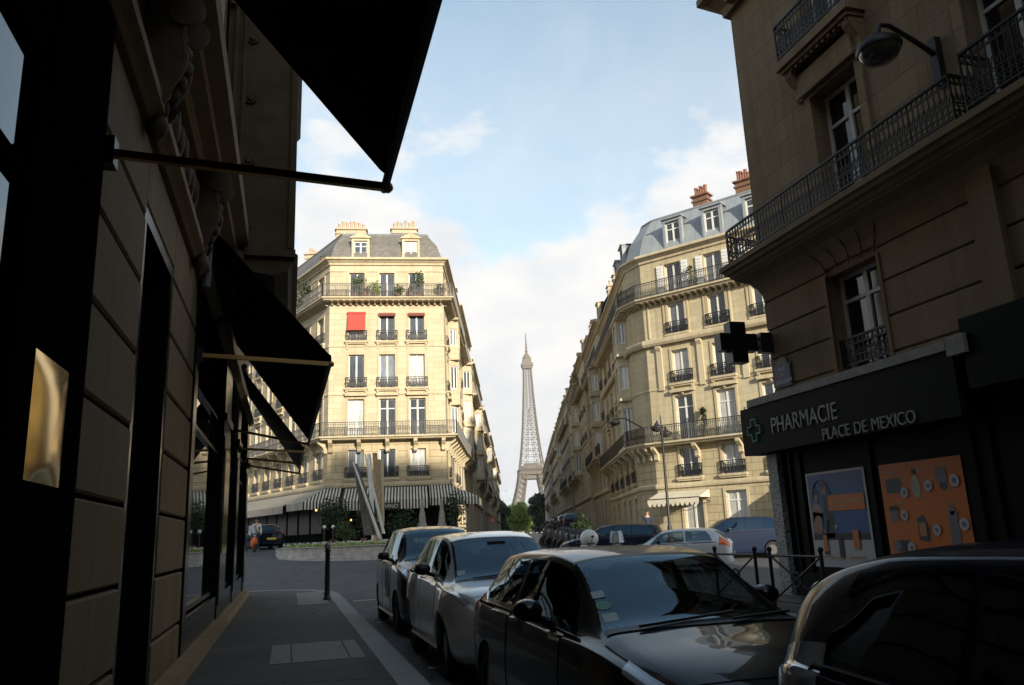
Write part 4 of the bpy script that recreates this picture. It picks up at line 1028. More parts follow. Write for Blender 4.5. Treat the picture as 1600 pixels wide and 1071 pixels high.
# ------------------------------------------------------------------ the iron lattice tower
TD = 1200; tb = azv(16.85)*TD; TZ = -27.0
tw = thing('lattice_tower', 'tall brown iron lattice tower rising over the end of the avenue', 'tower', (tb.x, tb.y, TZ), rad(-16.4+5))
TM = wm(tw)
HZ = [0, 20, 40, 57, 75, 95, 115, 135, 155, 175, 195, 215, 235, 255, 276]
HO = [62.5, 50.5, 40.5, 34.0, 27.6, 22.4, 18.8, 15.6, 13.2, 11.3, 9.8, 8.5, 7.4, 6.4, 5.6]
def ho(z): return pw(z, HZ, HO)
def hi_(z): return pw(z, [0, 57, 115, 155, 195, 215], [37.5, 18.5, 7.6, 4.2, 1.6, 0])
for sx in (-1, 1):
    for sy in (-1, 1):
        m = MB()
        lev = [0, 8, 16, 24, 32, 40, 48, 57] + [57+7.25*k for k in range(1, 9)]
        def cor(z):
            o, i = ho(z), hi_(z); return [Vector((sx*a, sy*b, z)) for a, b in ((o, o), (i, o), (i, i), (o, i))]
        for k in range(len(lev)-1):
            A, B = cor(lev[k]), cor(lev[k+1])
            for j in range(4):
                m.beam(A[j], B[j], 1.5); m.beam(B[j], B[(j+1) % 4], .9)
                m.beam(A[j], B[(j+1) % 4], .8); m.beam(A[(j+1) % 4], B[j], .8)
        put_child('leg', m.mesh('tower_leg', MT['tower']), tw, TM)
m = MB(); z = 119.0; lev = []
while z < 270: lev.append(z); z += max(5.2, ho(z)*.62)
lev.append(276)
for k in range(len(lev)-1):
    z0, z1 = lev[k], lev[k+1]; a, b = ho(z0), ho(z1); ia, ib = hi_(z0), hi_(z1)
    if ia <= .3: ia = a*.28; ib = b*.28
    for sx in (-1, 1):
        for sy in (-1, 1):
            m.beam((sx*a, sy*a, z0), (sx*b, sy*b, z1), 1.15)
            m.beam((sx*ia, sy*a, z0), (sx*ib, sy*b, z1), .55); m.beam((sx*a, sy*ia, z0), (sx*b, sy*ib, z1), .55)
            m.beam((sx*ia, sy*a, z0), (sx*b, sy*b, z1), .42); m.beam((sx*a, sy*a, z0), (sx*ib, sy*b, z1), .42)
            m.beam((sx*a, sy*ia, z0), (sx*b, sy*b, z1), .42); m.beam((sx*a, sy*a, z0), (sx*b, sy*ib, z1), .42)
    for s in (-1, 1):
        m.beam((-b, s*b, z1), (b, s*b, z1), .7); m.beam((s*b, -b, z1), (s*b, b, z1), .7)
        if k % 2 == 0 and z1 < 200: m.beam((-ib, s*b, z1-2.0), (ib, s*b, z1-2.0), .4)
put_child('shaft', m.mesh('tower_shaft', MT['tower']), tw, TM)
def deck(name, z, half, h):
    m = MB(); m.box((0, 0, z-h*.3), (2*half, 2*half, h*.34)); m.box((0, 0, z+h*.55), (2*half+1.5, 2*half+1.5, .9)); m.box((0, 0, z-h*.62), (2*half-2.5, 2*half-2.5, h*.3))
    n = int(half*1.1)
    for s in (-1, 1):
        for k in range(n+1):
            x = -half + 2*half*k/n; m.beam((x, s*half, z-h*.2), (x, s*half, z+h*.55), .45); m.beam((s*half, x, z-h*.2), (s*half, x, z+h*.55), .45)
    m.box((0, 0, z+h*.15), (2*half-4, 2*half-4, h*.9))
    return put_child(name, m.mesh('tower_deck', MT['tower']), tw, TM)
deck('platform', 57, 35.5, 5.5); deck('platform', 116, 20.2, 5.5)
m = MB(); m.box((0,0,122.5), (30, 30, 4)); m.box((0,0,126), (22, 22, 3.5)); m.box((0,0,108), (29, 29, 5)); put_child('pavilion', m.mesh('tower_pavilion', MT['tower']), tw, TM)
for s in range(4):
    m = MB()
    for k in range(17):
        t0, t1 = PI*k/17, PI*(k+1)/17
        for rr in (37.0, 33.0): m.beam((-rr*math.cos(t0), 44-.28*(rr*math.sin(t0)), 12+rr*math.sin(t0)), (-rr*math.cos(t1), 44-.28*(rr*math.sin(t1)), 12+rr*math.sin(t1)), 1.1)
        m.beam((-37*math.cos(t0), 44-.28*37*math.sin(t0), 12+37*math.sin(t0)), (-33*math.cos(t1), 44-.28*33*math.sin(t1), 12+33*math.sin(t1)), .7)
    put_child('arch', m.mesh('tower_arch', MT['tower']), tw, TM @ Matrix.Rotation(s*PI/2, 4, 'Z'))
m = MB(); m.box((0,0,275), (15, 15, 3.2)); m.box((0,0,279), (17.5, 17.5, 4.4)); m.box((0,0,284.5), (13, 13, 6.5)); m.lathe([(6.8, 288), (6.2, 291), (4.6, 294), (2.4, 296.5), (1.8, 300), (2.4, 301), (1.4, 303)], 14)
put_child('top_gallery', m.mesh('tower_top', MT['tower'], 35), tw, TM)
m = MB(); m.tube([(0,0,302), (0,0,318), (0,0,330)], [1.3, .95, .5], 8); m.box((0,0,311), (3.4, 3.4, 1)); m.box((0,0,306), (3.6, 3.6, 1)); put_child('antenna', m.mesh('tower_antenna', MT['tower']), tw, TM)
# ------------------------------------------------------------------ dark stone house along the left pavement
LX = -1.3; LE = Edge((LX, 26.6), (LX, -36.6)); A = lambda y: 26.6 - y
lh = thing('stone_house', 'dark stone house with black shopfronts along the left pavement', 'building', (LX, 10, 0))
GRV = .036
joints = [.0, .57, 1.21, 1.85, 2.5, 3.14, 3.78, 4.40, 5.12]
m = MB()
def courses(y0, y1, z_lo=0.0, z_hi=5.12):
    for i in range(len(joints)-1):
        a, b = max(joints[i], z_lo), min(joints[i+1], z_hi)
        if b-a < .1: continue
        g = GRV/2; w = .018
        yl, yh, zl, zh = y0, y1, a+g, b-g
        # chamfered block face
        P = [(LX-.06, yl, zl-.0), (LX-.06, yh, zl), (LX-.06, yh, zh), (LX-.06, yl, zh), (LX-w, yl, zl), (LX-w, yh, zl), (LX-w, yh, zh), (LX-w, yl, zh), (LX, yl+w*.5, zl+w), (LX, yh-w*.5, zl+w), (LX, yh-w*.5, zh-w), (LX, yl+w*.5, zh-w)]
        m.add(P, [(8,9,10,11), (4,5,9,8), (5,6,10,9), (6,7,11,10), (7,4,8,11), (0,1,5,4), (1,2,6,5), (2,3,7,6), (3,0,4,7)])
courses(5.47, 7.3); courses(9.15, 11.38); courses(7.3, 9.15, 4.52)
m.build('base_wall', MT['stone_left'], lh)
m = MB(); m.box((LX-.66, -5, 2.56), (.58, 63.2, 5.14)); m.build('backing_wall', MT['interior'], lh)
m = MB(); m.box((LX-4.05, -5.1, 12.6), (8.0, 63.0, 14.9))
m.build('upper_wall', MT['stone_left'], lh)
m = MB()   # string course, frieze and projecting cornice
sweep(m, [(LX, 26.6), (LX, -36.6)], [(-.1, 5.13), (.05, 5.13), (.09, 5.17), (.16, 5.22), (.16, 5.32), (.1, 5.38), (.04, 5.42), (-.1, 5.44)])
m.build('string_course', MT['stone_left'], lh); m = MB()
sweep(m, [(LX, 13.95), (LX, -36.6)], [(-.1, 6.3), (.08, 6.32), (.14, 6.4), (.3, 6.46), (.32, 6.55), (.5, 6.62), (.52, 6.78), (.46, 6.84), (-.1, 6.86)])
m.build('cornice', MT['stone_left'], lh); m = MB()
sweep(m, [(LX, 13.95), (LX, -36.6)], [(-.1, 7.7), (.07, 7.72), (.11, 7.8), (.11, 7.9), (-.1, 7.92)])
m.build('string_course', MT['stone_left'], lh)
def scroll(y, z0, h, w, d):
    m = MB(); a = A(y)
    pr = []
    for k in range(24):
        t = k/23; z = z0 + h*t
        dd = d*(.30 + .22*math.sin(t*PI*1.9 - .9) + .5*t**2.2)
        pr.append((dd, z))
    P = [LE.pt(a-w/2, 0, z0)] + [LE.pt(a-w/2, q[0], q[1]) for q in pr] + [LE.pt(a-w/2, 0, z0+h)]
    P2_ = [LE.pt(a+w/2, 0, z0)] + [LE.pt(a+w/2, q[0], q[1]) for q in pr] + [LE.pt(a+w/2, 0, z0+h)]
    n = len(P); m.add(P + P2_, [list(range(n))[::-1], [n+i for i in range(n)]] + [(i, i+1, n+i+1, n+i) for i in range(n-1)])
    for sx in (-1, 1):     # volutes and rolled edges
        m.M = Matrix.Translation(LE.pt(a+sx*(w/2+.01), d*.62, z0+h*.86)) @ Matrix.Rotation(PI/2, 4, 'X')
        m.lathe([(.0001, -.03), (.07, -.035), (.1, -.02), (.13, -.035), (.16, -.02), (.165, .02), (.0001, .03)], 14)
        m.M = Matrix.Translation(LE.pt(a+sx*(w/2+.005), d*.25, z0+h*.13)) @ Matrix.Rotation(PI/2, 4, 'X')
        m.lathe([(.0001, -.03), (.05, -.03), (.07, -.015), (.1, -.03), (.11, .02), (.0001, .03)], 12)
        m.M = Matrix.Identity(4)
        m.tube([LE.pt(a+sx*(w/2-.03), q[0]+.01, q[1]) for q in pr], .035, 6)
    for k in range(7):      # acanthus ribs down the face
        t = .1+.12*k; q = pr[min(23, int(t*23))]; m.sphere(LE.pt(a, q[0]+.01, q[1]), .075-.004*k, 8, 6, (1, 1, 1.5))
    m.M = Matrix.Identity(4); m.lathe([(.02, -.22), (.08, -.16), (.1, -.08), (.07, 0)], 10, Matrix.Translation(LE.pt(a, .1, z0)))
    return m.build('console', MT['stone_carved'], lh, 40)
for y in (6.95, 10.55, 3.4, 13.6): scroll(y, 5.2, 1.15, .36, .5)
# carved spandrels between the consoles
for y0 in (7.2, 10.8):
    m = MB()
    for k in range(8):
        y = y0+.35+.36*k; m.sphere(LE.pt(A(y), .03, 5.86+.08*math.sin(k*2.1)), .15, 8, 6, (.5, 1, 1.15)); m.tube([LE.pt(A(y), .03, 5.6), LE.pt(A(y+.1), .06, 5.85), LE.pt(A(y+.22), .03, 6.1)], .035, 5)
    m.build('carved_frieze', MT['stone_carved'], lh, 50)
# deep stone bay beyond the consoles
prof = [(-.02, 17.5), (-.02, 11.9), (.06, 11.85), (.06, 11.6), (-.02, 11.5), (-.02, 6.55), (.05, 6.5), (.05, 6.40), (-.05, 6.33), (-.12, 6.2), (-.36, 6.1), (-.8, 6.16), (-1.3, 6.3), (-1.3, 17.5)]
m = MB(); m.prism(prof, (0, 14.0, 0), (1,0,0), (0,0,1), (0,1,0), 5.4)
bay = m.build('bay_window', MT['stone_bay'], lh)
m = MB()
for x in (-1.14, -.98): m.box((x, 13.97, 9.6), (.07, .1, 6.2))
for k in range(4):
    z = 7.0 + 1.25*k; m.M = Matrix.Translation((-.86, 13.98, z)) @ Matrix.Rotation(PI/2, 4, 'X'); m.lathe([(.001, .07), (.05, .06), (.07, .02), (.1, .03), (.12, -.05)], 12); m.M = Matrix.Identity(4)
m.box((-.08, 13.97, 9.2), (.1, .08, 5.2)); m.box((-.62, 13.96, 6.5), (1.25, .1, .14)); m.box((-.62, 13.95, 11.5), (1.3, .12, .2))
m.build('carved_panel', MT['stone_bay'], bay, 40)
m = MB(); m.tube([(LX+.12, 11.3, 5.0), (LX+.12, 11.3, 16)], .055, 8); m.build('drain_pipe', MT['ledge'], lh)
# shopfront joinery, glass and the dark recess
def joinery(name, boxes): 
    m = MB()
    for y0, y1, z0, z1, d0, d1 in boxes: m.box((LX+(d0+d1)/2, (y0+y1)/2, (z0+z1)/2), (d1-d0, y1-y0, z1-z0))
    return m.build(name, MT['shopfront'], lh)
def shop_window(y0, y1, z0, z1, bars, fr=.07, d=-.1, mt=None):
    bx = [(y0, y0+fr, z0, z1, d-.03, d+.05), (y1-fr, y1, z0, z1, d-.03, d+.05), (y0+fr, y1-fr, z0, z0+fr, d-.03, d+.05), (y0+fr, y1-fr, z1-fr, z1, d-.03, d+.05)]
    for b_ in bars: bx.append((y0+fr, y1-fr, b_, b_+.06, d-.028, d+.045))
    f = joinery('shop_window', bx)
    if mt: f.data.materials[0] = mt
    m = MB(); m.poly((LX+d, y0+.03, z0+.03), (LX+d, y1-.03, z0+.03), (LX+d, y1-.03, z1-.03), (LX+d, y0+.03, z1-.03)); m.build('pane', MT['shopglass'], f)
shop_window(-3.2, 4.06, .55, 3.95, [3.22], .035, .02, MT['dullfront'])
shop_window(11.75, 16.6, .62, 3.9, [3.2]); shop_window(18.3, 20.9, .62, 3.9, [3.2]); shop_window(22.0, 25.6, .62, 3.9, [3.2])
m = MB(); m.box((LX-.02, 4.75, 2.55), (.13, 1.4, 5.1)); m.box((LX+.05, 4.75, 4.3), (.03, 1.1, 1.2)); m.box((LX+.05, 4.75, .9), (.03, 1.1, .9)); pil = m.build('pilaster', MT['dullfront'], lh)
m = MB(); n = 16; m.add([(LX+.046+.03*(1-(2*i/n-1)**2)*(1-(2*j/n-1)**4), 4.42+.64*i/n, 1.85+.66*j/n) for j in range(n+1) for i in range(n+1)], [(j*(n+1)+i, j*(n+1)+i+1, (j+1)*(n+1)+i+1, (j+1)*(n+1)+i) for j in range(n) for i in range(n)])
m.build('glint_plate', MT['plate'], pil, 0).data.polygons.foreach_set('use_smooth', [True]*(n*n))  # added plate imitating a gold reflection on the pillar
joinery('pilaster', [(11.38, 11.75, .0, 5.1, -.1, .03)])
for y0, y1 in ((16.6, 18.3), (20.9, 22.0), (25.6, 26.6)):
    joinery('pilaster', [(y0, y1, 0, 5.1, -.1, .04), (y0+.12, y1-.12, .4, 3.6, .04, .055), (y0-.03, y1+.03, 3.9, 4.05, .04, .09)])
m = MB(); m.box((LX+.06, 17.45, 2.35), (.02, 1.2, 2.0)); m.build('glint_plate', MT['plate'], lh)  # second added plate, imitates the gold gleam on this pilaster
for y0, y1 in ((11.75, 16.6), (18.3, 20.9), (22, 25.6), (-3.2, 4.05)):
    joinery('fascia', [(y0, y1, 3.92, 5.1, -.1, .035)]).data.materials[0] = MT['dullfront']; joinery('stall_riser', [(y0, y1, 0, .58, -.1, .02)])
joinery('recessed_door', [(7.3, 7.42, 0, 4.52, -.3, -.01), (9.03, 9.15, 0, 4.52, -.3, -.01), (7.42, 9.03, 4.4, 4.52, -.3, -.01), (7.42, 9.03, 0, 4.4, -.3, -.26), (7.55, 8.9, .2, 1.2, -.26, -.235), (7.55, 8.9, 1.4, 4.2, -.26, -.24)])
m = MB(); m.add([(LX+.02, 9.2, 0.0), (LX+.22, 9.2, 0.0), (LX+.22, 26.6, 0.0), (LX+.02, 26.6, 0), (LX+.02, 9.2, .16), (LX+.18, 9.2, .13), (LX+.18, 26.6, .13), (LX+.02, 26.6, .16)], [(4,5,6,7), (0,1,5,4), (1,2,6,5), (2,3,7,6)])
m.build('plinth', MT['stone_left'], lh)
# black canvas awnings on metal arms, a gold reflection put into their colour
def awning(label, y0, y1, zr, xt, zt, x1=None, z1=None, arms=(), drop=.16):
    x1 = x1 or xt; z1 = z1 or zt
    t = thing('shop_awning', label, 'awning', (LX, (y0+y1)/2, zr), 0, 'black awnings of the left shopfronts')
    m = MB(); n = 10; rows = []
    for j in range(n+1):
        s = j/n; y = lerp(y0, y1, s); xx, zz = lerp(xt, x1, s), lerp(zt, z1, s); sag = .03*math.sin(s*PI*3)**2
        rows.append([(LX+.02, y, zr), (lerp(LX, xx, .5), y, lerp(zr, zz+drop, .5)-.03-sag*.3), (xx-.05, y, zz+drop), (xx, y, zz+drop*.75), (xx+.005, y, zz-.03)])
    k = 5; P = [p for r_ in rows for p in r_]
    m.add(P, [(j*k+i, j*k+i+1, (j+1)*k+i+1, (j+1)*k+i) for j in range(n) for i in range(k-1)])
    put('canopy', m.mesh('canopy_mesh', MT['awning_black']), t)
    b = MB(); b.tube([(xt-.02, y0, zt), (x1-.02, y1, z1)], .03, 8); put('front_bar', b.mesh('front_bar_mesh', MT['rubber']), t)
    for y in arms:
        s = (y-y0)/(y1-y0); xx, zz = lerp(xt, x1, s), lerp(zt, z1, s)
        q = MB(); q.beam((LX+.02, y, zt+.1), (xx, y, zz), .05, .055); q.cur = 1; q.box((LX+.05, y, zt+.1), (.1, .14, .2)); q.cur = 0; q.sphere((xx, y, zz), .045, 8, 6)
        put('arm', q.mesh('arm_mesh', [MT['armmetal'], MT['rubber']], 40), t)
    m = MB(); m.tube([(LX+.08, y0, zr+.02), (LX+.08, y1, zr+.02)], .08, 8); put('roller', m.mesh('roller_mesh', MT['rubber'], 50), t)
awning('large black canvas awning overhead at the near left shopfront', 5.57, -2.6, 6.45, .65, 4.04, arms=(5.52, 1.2, -2.5))
awning('black canvas awning in the middle of the left shopfronts with arm coloured gold for reflected sun', 11.5, 19.4, 6.1, .54, 3.98, .42, 3.72, arms=(11.52, 19.35))
awning('far black canvas awning at the end of the left shopfronts', 21.5, 26.3, 6.0, .34, 3.78, .3, 3.6, arms=(21.5, 23.9, 26.25))

# ------------------------------------------------------------------ corner house with the pharmacy
PX = 10.6; PC = (PX, 15.65)
pch = [(PX, 1.5), PC, (18.4, 16.9)]
pe = Edge(pch[0], pch[1]); B_ = lambda y: y - 1.5
ph = thing('pharmacy_house', 'brown stone corner house with iron balconies above the green pharmacy', 'apartment house', (PX, 10, 0))
pe2 = Edge(pch[1], pch[2])
wl, wu = MB(), MB()
PJ = [4.2, 4.45, 5.12, 5.80, 6.48, 6.75]
win1 = [(B_(11.9), B_(13.4), 4.28, 6.38), (B_(6.2), B_(7.7), 4.28, 6.38)]
for e_, ops in ((pe, win1), (pe2, [(3, 4.4, 4.28, 6.38)])):
    for i in range(len(PJ)-1):
        lo_, hi__ = PJ[i]+.02, PJ[i+1]-.02
        segs = [0.0] + sorted([o[0] for o in ops] + [o[1] for o in ops]) + [e_.L]
        for k in range(0, len(segs), 2):
            a, b = segs[k], segs[k+1]
            wl.add([e_.pt(a,-.06,lo_), e_.pt(b,-.06,lo_), e_.pt(b,-.06,hi__), e_.pt(a,-.06,hi__), e_.pt(a,-.012,lo_), e_.pt(b,-.012,lo_), e_.pt(b,-.012,hi__), e_.pt(a,-.012,hi__), e_.pt(a+.0,0,lo_+.02), e_.pt(b,0,lo_+.02), e_.pt(b,0,hi__-.02), e_.pt(a,0,hi__-.02)],
                   [(8,9,10,11), (4,5,9,8), (6,7,11,10), (0,1,5,4), (2,3,7,6), (5,6,10,9), (7,4,8,11), (1,2,6,5), (3,0,4,7)])
    wall_panel(wu, e_, -.3, 6.9, [(o[0], o[1], o[2], o[3]) for o in ops], .5) if False else wall_panel(wl, Edge(e_.pt(0,-.05,0), e_.pt(e_.L,-.05,0)), -.3, 6.9, ops, .42)
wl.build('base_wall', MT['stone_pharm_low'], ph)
up_cols = [12.35, 8.4, 4.5]
opsU = []
for y in up_cols: opsU += [(B_(y)-.7, B_(y)+.7, 7.55, 10.3), (B_(y)-.68, B_(y)+.68, 11.4, 13.7)]
wall_panel(wu, pe, 6.7, 14.6, opsU, .42)
ops2 = [(2.2, 3.6, 7.55, 10.3), (5.4, 6.8, 7.55, 10.3), (2.2, 3.6, 11.4, 13.7), (5.4, 6.8, 11.4, 13.7)]
wall_panel(wu, pe2, 6.7, 14.6, ops2, .42)
q0, q1 = Vector((18.4, 16.9, 0)), Vector((18.4, 1.5, 0))
wu.poly((18.4,16.9,-.3), (18.4,1.5,-.3), (18.4,1.5,14.6), (18.4,16.9,14.6)); wu.poly((18.4,1.5,-.3), (PX,1.5,-.3), (PX,1.5,14.6), (18.4,1.5,14.6))
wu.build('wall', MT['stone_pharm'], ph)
def pwin(e_, a, z, w, h, style, dep): return put_window(ph, e_, a, z, w, h, dep, style, pane=MT['pane_dark'])
pwin(pe, B_(12.65), 4.28, 1.5, 2.1, 'transom', .36); pwin(pe, B_(6.95), 4.28, 1.5, 2.1, 'transom', .36)
PWIN = [(pwin(pe, B_(y), 7.55, 1.4, 2.75, 'transom', .34), pwin(pe, B_(y), 11.4, 1.36, 2.3, 'transom', .34)) for y in up_cols]
pwin(pe2, 3.7, 4.28, 1.4, 2.1, 'transom', .36)
for a in (2.9, 6.1): pwin(pe2, a, 7.55, 1.4, 2.75, 'transom', .34); pwin(pe2, a, 11.4, 1.4, 2.3, 'transom', .34)
# coved corbel, long balcony with ornate iron rail
bch = [(PX, 9.05), PC, (13.8, 16.15)]
m = MB(); sweep(m, pch, [(0, 6.55), (.03, 6.72), (.1, 6.86), (.24, 7.02), (.46, 7.13), (.5, 7.2)]); m.build('coved_corbel', MT['stone_pharm_low'], ph)
m = MB(); sweep(m, pch, [(-.05, 7.17), (.52, 7.18), (.56, 7.26), (.64, 7.28), (.66, 7.36), (.72, 7.38), (.72, 7.5), (-.05, 7.52)])
bal = m.build('balcony', MT['stone_pharm_low'], ph)
def round_corner(ch, d, r=.45, n=5):
    p = offset_chain(ch, d); out = [p[0]]
    for i in range(1, len(p)-1):
        a = (p[i-1]-p[i]).normalized(); b = (p[i+1]-p[i]).normalized()
        for k in range(n+1):
            t = k/n; out.append((p[i]+a*r)*(1-t)**2 + p[i]*2*t*(1-t) + (p[i]+b*r)*t**2)
    out.append(p[-1]); return out
m = MB(); rail_run(m, [Vector((p.x, p.y, 7.5)) for p in round_corner(bch, .64)], .82, .115, .018, True)
rail_run(m, [Vector((PX, 9.05, 7.5)), Vector((PX-.64, 9.05, 7.5))], .82, .115, .018, True)
m.build('railing', MT['iron'], bal)
m = MB(); rail_run(m, [Vector((PX-.1, 8.75, 7.5)), Vector((PX-.69, 8.75, 7.5)), Vector((PX-.69, 1.6, 7.5))], .98, .115, .018, True); m.build('railing', MT['iron'], bal)
# stone frames and the small upper balcony on consoles
for y, (wa, wb) in zip(up_cols, PWIN):
    m = MB(); surround(m, pe, B_(y), 7.55, 1.4, 2.75, .2, .06)
    for sx in (-1, 1): console(m, pe, B_(y)+sx*.95, 10.35, .72, .22, .34)
    m.box(pe.pt(B_(y), .1, 10.62), (1.7, .2, .5), pe.rz); m.build('surround', MT['stone_pharm'], wa)
    m = MB(); surround(m, pe, B_(y), 11.4, 1.36, 2.3, .18, .05); m.build('surround', MT['stone_pharm'], wb)
for y in up_cols:
    m = MB(); m.box(pe.pt(B_(y), .22, 11.24), (2.35, .5, .2), pe.rz); m.box(pe.pt(B_(y), .19, 11.1), (2.2, .42, .1), pe.rz)
    for k in range(12): m.box(pe.pt(B_(y)-1.0+.182*k, .3, 11.02), (.08, .1, .08), pe.rz)
    bo = m.build('balcony', MT['stone_pharm'], ph)
    a = B_(y); m = MB(); rail_run(m, [pe.pt(a-1.1, .02, 11.34), pe.pt(a-1.1, .42, 11.34), pe.pt(a+1.1, .42, 11.34), pe.pt(a+1.1, .02, 11.34)], .88, .115, .018, True); m.build('railing', MT['iron'], bo)
for y in (12.65, 6.95):    # iron guard across the first floor window and the flared voussoirs above it
    m = MB(); a = B_(y); rail_run(m, [pe.pt(a-.74, -.12, 4.4), pe.pt(a+.74, -.12, 4.4)], .62, .13, .018, True)
    m.build('railing', MT['iron'], ph); m = MB()
    for k in range(-2, 3):
        m.tube([pe.pt(a+k*.36, .012, 6.42), pe.pt(a+k*.40, .02, 6.7), pe.pt(a+k*.52, .2, 7.0), pe.pt(a+k*.66, .44, 7.14)], .016, 5)
    m.box(pe.pt(a-.79, -.0, 5.33), (.08, .05, 2.1), pe.rz); m.box(pe.pt(a+.79, -.0, 5.33), (.08, .05, 2.1), pe.rz)
    m.build('flared_surround', MT['stone_left'], ph)
for y in (9.35, 3.4):
    m = MB(); m.box((PX-.05, y, 5.6), (.12, .5, 2.6)); m.build('pilaster_strip', MT['stone_pharm_low'], ph)
m = MB(); cornice(m, pch, 14.15, .8, .62)
for k in range(26): m.box(pe.pt(.4+.53*k, .2, 14.3), (.22, .36, .2), pe.rz)
m.build('cornice', MT['stone_pharm'], ph)
m = MB(); sweep(m, pch, [(0, 14.9), (-.6, 16.9), (-1.4, 17.4)], caps=False); m.poly(*[(p.x, p.y, 17.4) for p in offset_chain(pch, -1.4)], (18.4, 1.5, 17.4))
m.build('roof', MT['zinc'], ph)
# stone ledge over the shop and the shop itself
m = MB(); m.box((PX-.36, 12.8, 4.10), (.76, 5.75, .16)); m.box((PX-.34, 12.8, 4.0), (.66, 5.6, .06)); m.box((PX-.45, 9.72, 4.06), (.6, .36, .3)); m.build('ledge', MT['ledge'], ph)
m = MB(); m.box((PX-.1, 6.6, 1.8), (.18, 17.6, 4.2)); m.box((PX-.4, 4.2, 3.9), (.55, 10.9, 1.1))
for y in (15.1, 14.75, 12.6, 10.25, 9.9, 7.5, 7.0): m.box((PX-.21, y, 1.55), (.06, .06, 2.9))
m.box((PX-.22, 6.6, .22), (.08, 17.4, .5)); m.build('shopfront', MT['pharmfront'], ph)
pm_, nt, bb = newmat('spotted_panel'); g_ = N(nt, 'ShaderNodeNewGeometry'); vo = N(nt, 'ShaderNodeTexVoronoi', i_Scale=16.0); L(nt, g_.outputs['Position'], vo.inputs['Vector']); L(nt, ramp(nt, vo.outputs['Distance'], [(.25, (.05,.05,.045)), (.42, (.42,.42,.42))]), bb.inputs['Base Color'])
m = MB(); m.box((PX-.16, 15.58, 1.45), (.34, .36, 3.1)); m.build('corner_strip', pm_, ph)
def PM(x, y, z):
    """front faces the street: local x runs along the shop to the right as seen from the street, y up"""
    return Matrix(((0, 0, -1, x), (-1, 0, 0, y), (0, 1, 0, z), (0, 0, 0, 1)))
sg = thing('shop_sign', 'dark green fascia sign lettered PHARMACIE PLACE DE MEXICO with a green cross', 'sign', (PX-.5, 12.8, 3.0))
m = MB(); m.box((PX-.45, 12.95, 3.50), (.5, 6.2, 1.04)); put('board', m.mesh('fascia_mesh', MT['pharmfront']), sg)
text('lettering', 'PHARMACIE', .47, PM(PX-.712, 14.88, 3.49), MT['letters'], sg, .012, 'LEFT', .86)
yy_ = 13.22
for w_ in ('PLACE', 'DE', 'MEXICO'):
    o = text('lettering', w_, .31, PM(PX-.712, yy_, 3.10), MT['letters'], sg, .012, 'LEFT', .92); yy_ -= max(v.co.x for v in o.data.vertices)*.92 + .11
def cross_outline(w, t): return [(-t, -w), (t, -w), (t, -t), (w, -t), (w, t), (t, t), (t, w), (-t, w), (-t, t), (-w, t), (-w, -t), (-t, -t)]
m = MB(); m.M = PM(PX-.715, 15.52, 3.5)
co = cross_outline(.24, .085)
for i in range(12): m.tube([(*co[i], .02), (*co[(i+1) % 12], .02)], .014, 6)
put('cross_tube', m.mesh('cross_tube_mesh', MT['green_neon']), sg)
# blade sign: big dark cross seen end on across the pavement
cr = thing('pharmacy_cross', 'large unlit dark pharmacy cross sticking out from the house corner', 'sign', (9.7, 15.6, 5.5))
m = MB(); m.prism(cross_outline(.475, .2), (9.72, 15.74, 5.5), (1,0,0), (0,0,1), (0,-1,0), .26); put('cross_box', m.mesh('cross_box_mesh', MT['darkplastic']), cr)
m = MB(); m.prism(cross_outline(.43, .165), (9.72, 15.478, 5.5), (1,0,0), (0,0,1), (0,-1,0), .012); put('cross_face', m.mesh('cross_face_mesh', MT['pharmfront']), cr)
m = MB(); m.beam((10.1, 15.6, 5.6), (PX-.02, 15.5, 5.6), .05); m.beam((10.1, 15.6, 5.4), (PX-.02, 15.5, 5.4), .05); m.box((10.42, 15.55, 5.5), (.3, .2, .46)); put('bracket', m.mesh('bracket_mesh', MT['darkplastic']), cr)
# enamel street plate
sp = thing('street_plate', 'blue enamel street name plate with arched green top on the house corner', 'street sign', (PX-.03, 15.15, 4.65))
m = MB(); m.M = PM(PX-.02, 15.5, 4.42); m.box((.3, .26, .01), (.62, .5, .025)); put('rim', m.mesh('plate_rim', MT['enamel_green']), sp)
m = MB(); m.M = PM(PX-.02, 15.5, 4.42); m.box((.3, .26, .028), (.56, .44, .012)); put('plate', m.mesh('plate_mesh', MT['enamel_blue']), sp)
m = MB(); m.M = PM(PX-.02, 15.5, 4.42); m.prism([(.1, .512)] + [(.3-.2*math.cos(PI*k/10), .53+.16*math.sin(PI*k/10)) for k in range(11)] + [(.5, .512)], (0,0,0), (1,0,0), (0,1,0), (0,0,1), .022); put('arched_top', m.mesh('plate_top', MT['enamel_green']), sp)
for s_, zz, sz in (('RUE', .4, .13), ('DE', .27, .1), ('LONGCHAMP', .12, .105)): text('lettering', s_, sz, PM(PX-.058, 15.2, 4.42+zz), MT['enamel_white'], sp, .002)
